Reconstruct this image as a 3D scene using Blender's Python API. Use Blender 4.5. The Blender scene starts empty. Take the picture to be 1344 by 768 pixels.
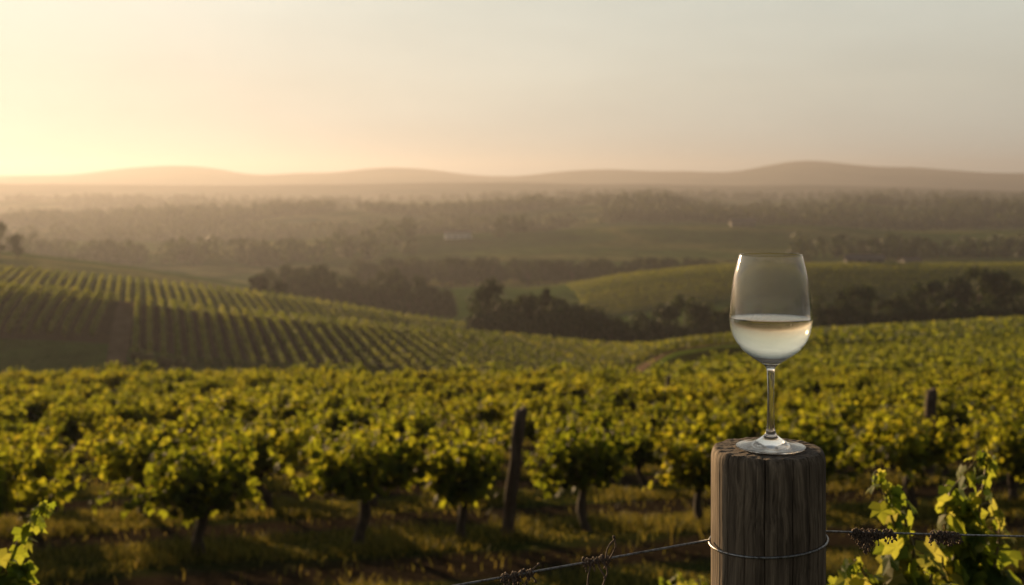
import bpy, math, random
import numpy as np
from mathutils import Vector, Matrix, noise

R = math.radians
random.seed(7)
rng = np.random.default_rng(7)
scene = bpy.context.scene
C = scene.collection

# ------------------------------------------------------------------ camera
F = 1600.0            # focal length in pixels of the 1344 px wide photo
CX, HY = 672.0, 245.0  # column of the optical axis, row of the horizon
cam_d = bpy.data.cameras.new("camera")
cam = bpy.data.objects.new("camera", cam_d)
C.objects.link(cam)
cam.location = (0, 0, 0)
cam.rotation_euler = (R(90), 0, 0)
cam_d.sensor_width = 36
cam_d.lens = 36 * F / 1344
cam_d.shift_y = -(384 - HY) / 1344
cam_d.clip_start = 0.05
cam_d.clip_end = 40000
cam_d.dof.use_dof = True
cam_d.dof.focus_distance = 1.25
cam_d.dof.aperture_fstop = 8.5
cam_d.dof.aperture_blades = 0
scene.camera = cam

# ------------------------------------------------------------------ light
SUN_AZ, SUN_EL = R(-29), R(6.5)
world = bpy.data.worlds.new("World")
scene.world = world
world.use_nodes = True
wn = world.node_tree.nodes
wl = world.node_tree.links
wn.clear()
w_out = wn.new("ShaderNodeOutputWorld")
w_bg = wn.new("ShaderNodeBackground")
w_bg.inputs[1].default_value = 0.12
sky = wn.new("ShaderNodeTexSky")
sky.sky_type = 'NISHITA'
sky.sun_disc = False
sky.sun_elevation = SUN_EL
sky.sun_rotation = SUN_AZ
sky.altitude = 0
sky.air_density = 1.0
sky.dust_density = 5.0
sky.ozone_density = 1.0
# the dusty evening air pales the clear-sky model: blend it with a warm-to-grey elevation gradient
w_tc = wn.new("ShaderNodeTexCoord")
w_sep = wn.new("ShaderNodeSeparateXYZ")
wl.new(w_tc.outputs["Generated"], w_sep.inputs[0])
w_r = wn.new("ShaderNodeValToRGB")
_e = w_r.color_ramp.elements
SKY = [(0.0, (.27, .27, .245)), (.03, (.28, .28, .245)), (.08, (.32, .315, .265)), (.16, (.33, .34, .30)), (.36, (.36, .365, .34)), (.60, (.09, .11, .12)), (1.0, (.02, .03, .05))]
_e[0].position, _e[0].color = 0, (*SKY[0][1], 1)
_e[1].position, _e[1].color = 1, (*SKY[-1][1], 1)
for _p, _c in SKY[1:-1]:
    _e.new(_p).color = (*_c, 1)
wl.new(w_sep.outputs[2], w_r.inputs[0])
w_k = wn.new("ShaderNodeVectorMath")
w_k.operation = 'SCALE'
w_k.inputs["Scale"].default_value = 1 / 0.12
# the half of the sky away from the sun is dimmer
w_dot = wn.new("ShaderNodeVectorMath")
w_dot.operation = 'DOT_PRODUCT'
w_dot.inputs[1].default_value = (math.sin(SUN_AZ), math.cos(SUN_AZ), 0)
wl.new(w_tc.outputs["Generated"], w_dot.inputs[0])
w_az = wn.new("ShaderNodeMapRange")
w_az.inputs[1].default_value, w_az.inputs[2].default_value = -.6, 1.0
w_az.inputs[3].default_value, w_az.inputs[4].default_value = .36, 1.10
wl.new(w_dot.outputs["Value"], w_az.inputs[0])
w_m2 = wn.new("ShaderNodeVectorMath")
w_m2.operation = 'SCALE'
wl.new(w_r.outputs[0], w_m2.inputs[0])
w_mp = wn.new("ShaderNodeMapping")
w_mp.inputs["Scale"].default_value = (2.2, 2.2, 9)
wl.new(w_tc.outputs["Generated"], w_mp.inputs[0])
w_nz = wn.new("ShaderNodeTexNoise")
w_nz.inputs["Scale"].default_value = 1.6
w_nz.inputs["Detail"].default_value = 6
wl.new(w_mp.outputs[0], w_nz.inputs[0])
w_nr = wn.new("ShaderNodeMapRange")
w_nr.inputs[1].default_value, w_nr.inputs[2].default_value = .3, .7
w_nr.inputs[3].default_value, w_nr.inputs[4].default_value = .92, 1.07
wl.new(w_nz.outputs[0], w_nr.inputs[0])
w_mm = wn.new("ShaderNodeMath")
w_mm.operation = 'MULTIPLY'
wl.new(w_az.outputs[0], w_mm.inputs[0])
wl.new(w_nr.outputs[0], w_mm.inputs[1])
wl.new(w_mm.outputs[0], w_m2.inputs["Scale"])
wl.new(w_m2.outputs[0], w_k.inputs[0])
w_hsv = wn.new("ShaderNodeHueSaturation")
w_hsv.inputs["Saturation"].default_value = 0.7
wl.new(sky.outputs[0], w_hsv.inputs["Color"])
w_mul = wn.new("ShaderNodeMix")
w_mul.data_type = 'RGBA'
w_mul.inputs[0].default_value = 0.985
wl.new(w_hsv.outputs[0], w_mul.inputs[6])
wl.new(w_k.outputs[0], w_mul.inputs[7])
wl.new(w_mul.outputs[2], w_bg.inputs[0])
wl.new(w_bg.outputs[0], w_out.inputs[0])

sun_d = bpy.data.lights.new("sun", 'SUN')
sun_d.energy = 5.0
sun_d.angle = R(0.9)
sun_d.color = (1.0, 0.66, 0.33)
sun = bpy.data.objects.new("sun", sun_d)
C.objects.link(sun)
sd = Vector((math.sin(SUN_AZ) * math.cos(SUN_EL), math.cos(SUN_AZ) * math.cos(SUN_EL), math.sin(SUN_EL)))
sun.rotation_euler = sd.to_track_quat('Z', 'Y').to_euler()
sun.location = sd * 50

scene.view_settings.view_transform = 'Standard'
scene.view_settings.look = 'None'
scene.view_settings.exposure = 1.0
scene.view_settings.gamma = 1.0
scene.view_settings.use_curve_mapping = False
cy = scene.cycles
cy.use_denoising = True
cy.max_bounces = 12
cy.diffuse_bounces = 2
cy.glossy_bounces = 6
cy.transmission_bounces = 12
cy.transparent_max_bounces = 8
cy.volume_bounces = 0
cy.caustics_refractive = False
cy.caustics_reflective = False
cy.sample_clamp_indirect = 6

# ------------------------------------------------------------------ helpers
def new_mat(name):
    m = bpy.data.materials.new(name)
    m.use_nodes = True
    n, l = m.node_tree.nodes, m.node_tree.links
    b = n["Principled BSDF"]
    return m, n, l, b


def ramp(n, l, src, stops):
    r = n.new("ShaderNodeValToRGB")
    e = r.color_ramp.elements
    while len(e) > 1:
        e.remove(e[-1])
    e[0].position, e[0].color = stops[0][0], (*stops[0][1], 1)
    for p, c in stops[1:]:
        x = e.new(p)
        x.color = (*c, 1)
    l.new(src, r.inputs[0])
    return r


def tex_noise(n, l, scale, detail=5, rough=0.55, vec=None, dist=0.0):
    t = n.new("ShaderNodeTexNoise")
    t.inputs["Scale"].default_value = scale
    t.inputs["Detail"].default_value = detail
    t.inputs["Roughness"].default_value = rough
    t.inputs["Distortion"].default_value = dist
    if vec is not None:
        l.new(vec, t.inputs["Vector"])
    return t


def coords(n, l, scale=(1, 1, 1), kind="Object"):
    tc = n.new("ShaderNodeTexCoord")
    mp = n.new("ShaderNodeMapping")
    mp.inputs["Scale"].default_value = scale
    l.new(tc.outputs[kind], mp.inputs[0])
    return mp.outputs[0]


def mixc(n, l, fac, a, b, mode='MIX'):
    m = n.new("ShaderNodeMix")
    m.data_type = 'RGBA'
    m.blend_type = mode
    for sock, v in ((m.inputs[0], fac), (m.inputs[6], a), (m.inputs[7], b)):
        if isinstance(v, (int, float)):
            sock.default_value = v
        elif isinstance(v, tuple):
            sock.default_value = (*v, 1)
        else:
            l.new(v, sock)
    return m.outputs[2]


def add_bump(n, l, b, src, strength, dist):
    bp = n.new("ShaderNodeBump")
    bp.inputs["Strength"].default_value = strength
    bp.inputs["Distance"].default_value = dist
    l.new(src, bp.inputs["Height"])
    l.new(bp.outputs[0], b.inputs["Normal"])
    return bp


def mesh_np(name, V, quads=None, tris=None, mat=None, parent=None, smooth=False, face_mat=None, mats=None):
    """one mesh object from numpy arrays"""
    me = bpy.data.meshes.new(name)
    V = np.asarray(V, dtype=np.float32).reshape(-1, 3)
    nq = 0 if quads is None else len(quads)
    nt = 0 if tris is None else len(tris)
    me.vertices.add(len(V))
    me.vertices.foreach_set("co", V.ravel())
    idx = []
    if nq:
        idx.append(np.asarray(quads, dtype=np.int32).ravel())
    if nt:
        idx.append(np.asarray(tris, dtype=np.int32).ravel())
    idx = np.concatenate(idx)
    me.loops.add(len(idx))
    me.loops.foreach_set("vertex_index", idx)
    me.polygons.add(nq + nt)
    st = np.concatenate([np.arange(nq) * 4, nq * 4 + np.arange(nt) * 3]).astype(np.int32)
    me.polygons.foreach_set("loop_start", st)
    me.polygons.foreach_set("use_smooth", np.full(nq + nt, smooth))
    me.update(calc_edges=True)
    me.validate()
    for m in (mats or [mat]):
        if m:
            me.materials.append(m)
    if face_mat is not None:
        me.polygons.foreach_set("material_index", np.asarray(face_mat, dtype=np.int32))
    o = bpy.data.objects.new(name, me)
    C.objects.link(o)
    if parent:
        o.parent = parent
    return o


def tag(o, label=None, cat=None, group=None, kind=None):
    if label:
        o["label"] = label
    if cat:
        o["category"] = cat
    if group:
        o["group"] = group
    if kind:
        o["kind"] = kind
    return o


def empty(name, loc, rz=0.0):
    e = bpy.data.objects.new(name, None)
    e.empty_display_size = 0.1
    e.location = loc
    e.rotation_euler = (0, 0, rz)
    C.objects.link(e)
    return e


def copy_tree(o, parent=None):
    c = o.copy()
    C.objects.link(c)
    c.parent = parent
    for ch in list(o.children):
        copy_tree(ch, c)
    return c


class MB:
    """collects verts / quads / tris"""
    def __init__(self):
        self.v, self.q, self.t = [], [], []

    def tube(self, pts, rad, seg=6, cap=True):
        pts = [Vector(p) for p in pts]
        if isinstance(rad, (int, float)):
            rad = [rad] * len(pts)
        base = len(self.v)
        up = Vector((0.13, 0.21, 0.97))
        for i, p in enumerate(pts):
            a = pts[max(i - 1, 0)]
            b = pts[min(i + 1, len(pts) - 1)]
            d = (b - a).normalized()
            if abs(d.dot(up)) > 0.93:
                up = Vector((0.95, 0.25, 0.1))
            s = d.cross(up).normalized()
            u = s.cross(d).normalized()
            for k in range(seg):
                t = 2 * math.pi * k / seg
                self.v.append(p + (s * math.cos(t) + u * math.sin(t)) * rad[i])
        for i in range(len(pts) - 1):
            for k in range(seg):
                k2 = (k + 1) % seg
                self.q.append((base + i * seg + k, base + i * seg + k2, base + (i + 1) * seg + k2, base + (i + 1) * seg + k))
        if cap:
            for i in (0, len(pts) - 1):
                c = len(self.v)
                self.v.append(pts[i].copy())
                for k in range(seg):
                    self.t.append((c, base + i * seg + k, base + i * seg + (k + 1) % seg))

    def blob(self, c, r, sx=1, sy=1, sz=1, seg=7, rings=4, jit=0.15):
        base = len(self.v)
        c = Vector(c)
        self.v.append(c + Vector((0, 0, r * sz)))
        for i in range(1, rings):
            th = math.pi * i / rings
            for k in range(seg):
                ph = 2 * math.pi * k / seg
                rr = r * (1 + random.uniform(-jit, jit))
                self.v.append(c + Vector((rr * sx * math.sin(th) * math.cos(ph), rr * sy * math.sin(th) * math.sin(ph), rr * sz * math.cos(th))))
        self.v.append(c - Vector((0, 0, r * sz)))
        last = len(self.v) - 1
        for k in range(seg):
            k2 = (k + 1) % seg
            self.t.append((base, base + 1 + k, base + 1 + k2))
            for i in range(rings - 2):
                a = base + 1 + i * seg
                self.q.append((a + k, a + seg + k, a + seg + k2, a + k2))
            a = base + 1 + (rings - 2) * seg
            self.t.append((last, a + k2, a + k))

    def build(self, name, mat, parent=None, smooth=True):
        V = np.array([tuple(p) for p in self.v], dtype=np.float32)
        return mesh_np(name, V, self.q or None, self.t or None, mat, parent, smooth)


def revolve(name, prof, seg, mat, parent, smooth=True):
    """surface of revolution about z of the open profile [(r, z)]; points with r = 0 become poles"""
    V, Q, T, ring = [], [], [], []
    for r, z in prof:
        if r < 1e-7:
            ring.append([len(V)])
            V.append((0, 0, z))
        else:
            ring.append(list(range(len(V), len(V) + seg)))
            for k in range(seg):
                t = 2 * math.pi * k / seg
                V.append((r * math.cos(t), r * math.sin(t), z))
    for a, b in zip(ring[:-1], ring[1:]):
        for k in range(seg):
            k2 = (k + 1) % seg
            if len(a) == 1:
                T.append((a[0], b[k2], b[k]))
            elif len(b) == 1:
                T.append((a[k], a[k2], b[0]))
            else:
                Q.append((a[k], a[k2], b[k2], b[k]))
    return mesh_np(name, V, Q, T or None, mat, parent, smooth)


def smooth_curve(pts, n):
    """Catmull-Rom through (r, z) points"""
    P = [pts[0]] + list(pts) + [pts[-1]]
    out = []
    for i in range(1, len(P) - 2):
        p0, p1, p2, p3 = (np.array(P[i + k - 1], float) for k in range(4))
        for j in range(n):
            t = j / n
            out.append(tuple(0.5 * ((2 * p1) + (-p0 + p2) * t + (2 * p0 - 5 * p1 + 4 * p2 - p3) * t * t + (-p0 + 3 * p1 - 3 * p2 + p3) * t ** 3)))
    out.append(tuple(pts[-1]))
    return out


# ------------------------------------------------------------------ terrain
# The lie of the land: along each bearing (given as a photo column) a list of
# (distance, height) knots, joined smoothly.  ys() turns a sight line into a height.
def ip(px, table):
    xs, vs = zip(*table)
    return np.interp(px, xs, vs)


PXC = np.concatenate([np.linspace(-1300, -350, 20), np.arange(-300, 1661, 14), np.linspace(1700, 2650, 20)])
DG = np.concatenate([[0.0, 1.0], np.geomspace(2.0, 6700, 760)])


def knots(px):
    K = [(0, -1.70), (2.0, -1.75), (9, -3.465), (14, -4.14), (22, -5.22), (30, -6.3)]
    z = lambda y, D: -(y - HY) / F * D
    De = ip(px, [(620, 60), (850, 66), (960, 84), (1100, 106), (1344, 132), (1750, 150)])
    ye = ip(px, [(620, 516), (850, 512), (960, 487), (1100, 471), (1344, 453.5), (1750, 447)])
    K.append((De, z(ye, De)))
    # right: a second strip of vines beyond the field; left: a dip then the striped hill
    wr = float(np.clip((px - 790) / 130.0, 0, 1))
    D1 = De + (46 if px < 900 else 26)
    zl = -21.5
    zr = z(ye, De) - 0.9 * 2
    K.append((D1, zl * (1 - wr) + zr * wr))
    Dc = ip(px, [(-1300, 190), (0, 193), (650, 195), (850, 190), (960, 178), (1100, 190), (1344, 210), (2000, 230)])
    yc = ip(px, [(-1300, 350), (-300, 368), (0, 383), (71, 387), (158, 396), (250, 408), (333, 417), (450, 427), (525, 436), (650, 445),
                 (775, 457), (842, 464), (920, 464), (1100, 447), (1344, 427), (1750, 414)])
    foot = (Dc - 46) * (1 - wr) + (D1 + 0.45 * (Dc - D1)) * wr
    K.append((foot, z(503, foot) * (1 - wr) + (0.6 * zr + 0.4 * z(yc, Dc)) * wr))
    K.append((Dc, z(yc, Dc)))
    y2 = ip(px, [(-1300, 325), (-300, 340), (0, 355), (83, 363), (167, 370), (250, 379), (333, 387), (450, 404), (525, 417), (633, 434), (720, 446),
                 (900, 449), (1100, 440), (1344, 424), (1750, 414)])
    z1 = z(yc, Dc)
    z2 = z(y2, 290)
    K.append((Dc + 22, min(z1, z2) - 1.6))
    K.append((290, z2))
    y3 = ip(px, [(-1300, 300), (-300, 303), (12, 318), (125, 329), (250, 346), (346, 364), (430, 385), (504, 402), (620, 404), (680, 402), (746, 390), (817, 378), (900, 368),
                 (960, 362), (1100, 362), (1344, 362), (1750, 352)])
    z3 = z(y3, 430)
    K.append((320, min(z2, z3) - 4.0))
    wr2 = float(np.clip((px - 690) / 90.0, 0, 1))
    y4 = ip(px, [(-1300, 300), (-300, 305), (12, 320), (125, 333), (250, 352), (350, 370), (430, 378), (560, 378), (650, 385), (700, 386), (746, 376), (817, 363), (906, 354), (960, 350),
                 (1344, 349), (1750, 340)])
    z4 = z(y4, 480)
    K.append((480, z4 - (3 if px < 600 else 0)))
    # the hill on the right swells up towards its crest
    if wr2 > 0:
        K = [k_ for k_ in K if k_[0] not in (430,)]
        K.insert(-1, (400, (z3 - 1) * (1 - wr2) + (z4 - 8.2) * wr2))
        K.insert(-1, (435, z3 * (1 - wr2) + (z4 - 4.0) * wr2))
    z5 = z(ip(px, [(-300, 352), (560, 372), (800, 368), (1344, 350)]), 640)
    K.append((640, z5))
    K.append((760, z(ip(px, [(-300, 340), (560, 346), (800, 342), (1344, 334)]), 760)))
    y6 = ip(px, [(-1300, 300), (0, 318), (300, 320), (400, 315), (546, 309), (692, 305), (817, 299), (956, 297), (1069, 297), (1177, 305), (1344, 305), (1750, 300)])
    K.append((1000, z(y6, 1000)))
    K.append((1120, z(y6, 1000) - 7))
    y7 = ip(px, [(-1300, 285), (0, 293), (104, 290), (187, 286), (250, 281), (312, 285), (362, 278), (437, 276), (500, 276), (567, 279), (650, 275),
                 (704, 272), (770, 270), (846, 264), (880, 266), (940, 280), (1031, 276), (1115, 268), (1144, 267), (1198, 275), (1219, 271), (1323, 275), (1750, 270)])
    K.append((1560, z(y7, 1560)))
    K.append((1800, z(y7, 1560) - 16))
    y8 = ip(px, [(-1300, 266), (0, 264), (200, 262), (420, 266), (600, 262), (800, 258), (1000, 262), (1200, 258), (1344, 262), (1750, 262)])
    K.append((2400, z(y8, 2400)))
    K.append((2650, z(y8, 2400) - 15))
    y9 = ip(px, [(-1300, 238), (0, 242), (150, 243), (300, 244), (450, 242), (567, 240), (700, 240), (770, 243), (850, 242), (960, 245), (1060, 243), (1200, 247), (1344, 252), (1750, 250)])
    K.append((3600, z(y9, 3600)))
    K.append((4200, z(y9, 3600) - 25))
    ya = ip(px, [(-1300, 215), (-500, 222), (-200, 232), (0, 231), (100, 230), (150, 222), (190, 218.5), (240, 216.5), (280, 220), (330, 230.5), (400, 227), (440, 227.5), (500, 219.5),
                 (560, 222), (620, 231), (680, 232.5), (740, 225), (800, 222.5), (850, 225.5), (900, 225), (960, 227.5), (1000, 219), (1055, 209.5), (1100, 214), (1150, 219.5), (1200, 219.5),
                 (1290, 227), (1344, 228), (1500, 221), (1750, 215), (2600, 205)])
    K.append((5500, z(ya, 5500)))
    K.append((6700, z(ya, 5500) - 80))
    return K


def pchip(x, y, xi):
    x, y = np.asarray(x, float), np.asarray(y, float)
    h = np.diff(x)
    d = np.diff(y) / h
    m = np.zeros_like(x)
    for i in range(1, len(x) - 1):
        if d[i - 1] * d[i] > 0:
            w1, w2 = 2 * h[i] + h[i - 1], h[i] + 2 * h[i - 1]
            m[i] = (w1 + w2) / (w1 / d[i - 1] + w2 / d[i])
    m[0], m[-1] = d[0], d[-1]
    k = np.clip(np.searchsorted(x, xi, side='right') - 1, 0, len(x) - 2)
    t = (xi - x[k]) / h[k]
    return ((2 * t ** 3 - 3 * t ** 2 + 1) * y[k] + (t ** 3 - 2 * t ** 2 + t) * h[k] * m[k]
            + (-2 * t ** 3 + 3 * t ** 2) * y[k + 1] + (t ** 3 - t ** 2) * h[k] * m[k + 1])


ZG = np.zeros((len(PXC), len(DG)))
for i, px in enumerate(PXC):
    k = knots(px)
    ZG[i] = pchip([a for a, _ in k], [b for _, b in k], DG)
# soften creases between bearings
for _ in range(3):
    ZG[1:-1] = 0.25 * ZG[:-2] + 0.5 * ZG[1:-1] + 0.25 * ZG[2:]


_D = DG[None, :].repeat(len(PXC), 0)
_X = (PXC[:, None] - CX) / F * _D
for i in range(len(PXC)):
    for j in range(len(DG)):
        d = DG[j]
        if d < 560:
            continue
        x = _X[i, j]
        a1 = np.interp(d, [560, 760, 940, 1000, 1130, 1350, 1550, 1850, 2380, 2900, 3560, 4400, 5450], [0, 4.5, 3.2, .8, 5, 5, 1.0, 7, 1.5, 9, 1.5, 16, 1.5])
        w_ = 230 if d < 1300 else (330 if d < 2800 else 800)
        ZG[i, j] += a1 * noise.noise(Vector((x / w_ * .8, d / w_ * 1.5, 3.3))) * 1.6


def gz(x, y):
    """ground height at world x, y (numpy arrays or floats)"""
    x, y = np.asarray(x, float), np.asarray(y, float)
    yy = np.maximum(y, 0.5)
    px = np.clip(CX + F * x / yy, PXC[0], PXC[-1] - 1e-6)
    D = np.clip(y, 0, DG[-1] - 1e-3)
    i = np.clip(np.searchsorted(PXC, px, side='right') - 1, 0, len(PXC) - 2)
    j = np.clip(np.searchsorted(DG, D, side='right') - 1, 0, len(DG) - 2)
    u = (px - PXC[i]) / (PXC[i + 1] - PXC[i])
    v = (D - DG[j]) / (DG[j + 1] - DG[j])
    return (ZG[i, j] * (1 - u) * (1 - v) + ZG[i + 1, j] * u * (1 - v) + ZG[i, j + 1] * (1 - u) * v + ZG[i + 1, j + 1] * u * v)


def at(px, D):
    return ((px - CX) / F * D, D)


# rows of the near field: D = ROW0 + ROWS*x + k*GAP
ROW0, ROWS, GAP = 14.87, 0.43, 3.7

# ---- ground materials
m_field, n, l, b = new_mat("field_soil_and_grass")
tc = n.new("ShaderNodeTexCoord")
sp = n.new("ShaderNodeSeparateXYZ")
l.new(tc.outputs["Object"], sp.inputs[0])


def mth(op, a, b_=None, clamp=False):
    m = n.new("ShaderNodeMath")
    m.operation = op
    m.use_clamp = clamp
    for s, v in ((m.inputs[0], a), (m.inputs[1], b_)):
        if v is None:
            continue
        if isinstance(v, (int, float)):
            s.default_value = v
        else:
            l.new(v, s)
    return m.outputs[0]


wob = tex_noise(n, l, 0.9, 4, 0.6, tc.outputs["Object"])
u = mth('SUBTRACT', sp.outputs[1], mth('MULTIPLY', sp.outputs[0], ROWS))
u = mth('ADD', mth('SUBTRACT', u, ROW0 - GAP / 2 - 10 * GAP), mth('MULTIPLY', mth('SUBTRACT', wob.outputs[0], 0.5), 1.3))
f = mth('FRACT', mth('DIVIDE', u, GAP))
f = mth('ABSOLUTE', mth('SUBTRACT', f, 0.5))             # 0 on the row
g = mth('SUBTRACT', 1.0, mth('MULTIPLY', mth('SUBTRACT', f, 0.20), 7.0), True)
fine = tex_noise(n, l, 14, 6, 0.65, tc.outputs["Object"])
patch = tex_noise(n, l, 0.35, 3, 0.5, tc.outputs["Object"])
soil = ramp(n, l, fine.outputs[0], [(0.25, (0.012, 0.010, 0.007)), (0.5, (0.028, 0.021, 0.014)), (0.75, (0.058, 0.043, 0.029))])
turf = ramp(n, l, fine.outputs[0], [(0.25, (0.012, 0.020, 0.006)), (0.55, (0.032, 0.045, 0.012)), (0.8, (0.08, 0.078, 0.03))])
g2 = mth('MULTIPLY', g, mth('MULTIPLY', patch.outputs[0], 1.9), True)
l.new(mixc(n, l, g2, soil.outputs[0], turf.outputs[0]), b.inputs["Base Color"])
b.inputs["Roughness"].default_value = 1.0
b.inputs["Specular IOR Level"].default_value = 0.0
add_bump(n, l, b, fine.outputs[0], 0.8, 0.05)

m_hills, n, l, b = new_mat("hill_grass_and_fields")
co = coords(n, l)
a1 = tex_noise(n, l, 0.006, 4, 0.55, co)
a2 = tex_noise(n, l, 0.12, 6, 0.65, co)
a3 = tex_noise(n, l, 0.8, 4, 0.6, co)
c1 = ramp(n, l, a1.outputs[0], [(0.35, (0.035, 0.075, 0.014)), (0.48, (0.065, 0.105, 0.022)), (0.55, (0.15, 0.15, 0.045)), (0.63, (0.05, 0.09, 0.018))])
c2 = ramp(n, l, a2.outputs[0], [(0.3, (0.55, 0.55, 0.5)), (0.7, (1.35, 1.3, 1.2))])
l.new(mixc(n, l, 1.0, c1.outputs[0], c2.outputs[0], 'MULTIPLY'), b.inputs["Base Color"])
b.inputs["Roughness"].default_value = 1.0
b.inputs["Specular IOR Level"].default_value = 0.0
add_bump(n, l, b, a3.outputs[0], 1.0, 1.2)

m_mount, n, l, b = new_mat("mountain_scrub")
co = coords(n, l)
a1 = tex_noise(n, l, 0.004, 7, 0.65, co)
c1 = ramp(n, l, a1.outputs[0], [(0.35, (0.03, 0.045, 0.02)), (0.65, (0.09, 0.085, 0.045))])
l.new(c1.outputs[0], b.inputs["Base Color"])
b.inputs["Roughness"].default_value = 1.0
b.inputs["Specular IOR Level"].default_value = 0.0

m_dirt, n, l, b = new_mat("track_dirt")
co = coords(n, l)
a1 = tex_noise(n, l, 0.6, 6, 0.6, co)
c1 = ramp(n, l, a1.outputs[0], [(0.3, (0.075, 0.052, 0.035)), (0.7, (0.16, 0.115, 0.078))])
l.new(c1.outputs[0], b.inputs["Base Color"])
b.inputs["Roughness"].default_value = 1.0
b.inputs["Specular IOR Level"].default_value = 0.0

# ---- terrain sheets (they share their border vertices)
def sheet(name, j0, j1, mat, step=1):
    js = list(range(j0, j1, step)) + [j1]
    D = DG[js]
    X = (PXC[:, None] - CX) / F * D[None, :]
    Y = np.repeat(D[None, :], len(PXC), 0)
    Z = ZG[:, js]
    V = np.stack([X, Y, Z], -1).reshape(-1, 3)
    nj = len(js)
    i, j = np.meshgrid(np.arange(len(PXC) - 1), np.arange(nj - 1), indexing='ij')
    a = (i * nj + j).ravel()
    Q = np.stack([a, a + nj, a + nj + 1, a + 1], -1)
    o = mesh_np(name, V, Q, None, mat, None, True)
    return tag(o, kind="structure")


jD = lambda d: int(np.argmin(abs(DG - d)))
J0, J1, J2 = jD(12), jD(110), jD(2560)
sheet("ground", J0, J1, m_field)
sheet("hills", J1, J2, m_hills)
sheet("mountains", J2, len(DG) - 1, m_mount, 1)
xs = np.linspace(-40, 40, 161)
ysn = np.concatenate([np.linspace(-40, 0, 21)[:-1], np.linspace(0, DG[J0], 61)])
X, Y = np.meshgrid(xs, ysn, indexing='ij')
Zp = gz(X, np.maximum(Y, 0))
Vp = np.stack([X, Y, Zp], -1).reshape(-1, 3)
i, j = np.meshgrid(np.arange(len(xs) - 1), np.arange(len(ysn) - 1), indexing='ij')
a = (i * len(ysn) + j).ravel()
tag(mesh_np("bank_ground", Vp, np.stack([a, a + len(ysn), a + len(ysn) + 1, a + 1], -1), None, m_field, None, True), kind="structure")


def strip(name, pts, w, mat, lift=0.05):
    """a track laid over the ground along (x, y) points"""
    V, Q = [], []
    n_ = 60
    P = []
    for i in range(len(pts) - 1):
        for k in range(n_):
            t = k / n_
            P.append((pts[i][0] * (1 - t) + pts[i + 1][0] * t, pts[i][1] * (1 - t) + pts[i + 1][1] * t))
    P.append(pts[-1])
    m = 6
    for i, p in enumerate(P):
        a_, b_ = P[max(i - 1, 0)], P[min(i + 1, len(P) - 1)]
        d = Vector((b_[0] - a_[0], b_[1] - a_[1], 0)).normalized()
        s = Vector((d.y, -d.x, 0))
        ww = w * (1 + 0.15 * noise.noise(Vector((i * 0.15, 3, 0))))
        for k in range(m + 1):
            q = Vector((p[0], p[1], 0)) + s * ww * (k / m - 0.5)
            V.append((q.x, q.y, float(gz(q.x, q.y)) + lift))
    for i in range(len(P) - 1):
        for k in range(m):
            a_ = i * (m + 1) + k
            Q.append((a_, a_ + m + 1, a_ + m + 2, a_ + 1))
    return tag(mesh_np(name, V, Q, None, mat, None, True), kind="structure")


def patch(name, px0, px1, D0, D1, mat, lift):
    """a cover laid over part of the terrain; D0, D1 are functions of the bearing"""
    P = np.arange(px0, px1 + 1, 10.0)
    nd = 90
    t = np.linspace(0, 1, nd)
    V = []
    for p in P:
        d = D0(p) + (D1(p) - D0(p)) * t
        x = (p - CX) / F * d
        V.append(np.stack([x, d, gz(x, d) + lift * np.sin(np.pi * np.clip(t, .02, .98)) ** .2], -1))
    V = np.concatenate(V)
    i, j = np.meshgrid(np.arange(len(P) - 1), np.arange(nd - 1), indexing='ij')
    a = (i * nd + j).ravel()
    return tag(mesh_np(name, V, np.stack([a, a + nd, a + nd + 1, a + 1], -1), None, mat, None, True), kind="structure")


m_soil, n, l, b = new_mat("tilled_soil")
co = coords(n, l)
a1 = tex_noise(n, l, 1.2, 6, 0.65, co)
c1 = ramp(n, l, a1.outputs[0], [(0.3, (0.028, 0.022, 0.014)), (0.7, (0.075, 0.058, 0.036))])
l.new(c1.outputs[0], b.inputs["Base Color"])
b.inputs["Roughness"].default_value = 1.0
b.inputs["Specular IOR Level"].default_value = 0.0
patch("vineyard_soil", -120, 900, lambda p: 167 - 4 * np.clip((p - 150) / 100, 0, 1) - 8 * np.clip((p - 300) / 600, 0, 1), lambda p: np.interp(p, [180, 650, 850, 900], [200, 200, 192, 186]), m_soil, 0.05)
strip("dirt_track", [at(152, 158), at(160, 175), at(168, 196)], 2.6, m_dirt, 0.08)
strip("dirt_path", [at(730, 124), at(790, 130), at(850, 139), at(900, 146), at(950, 151)], 8.5, m_dirt, 0.12)

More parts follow.
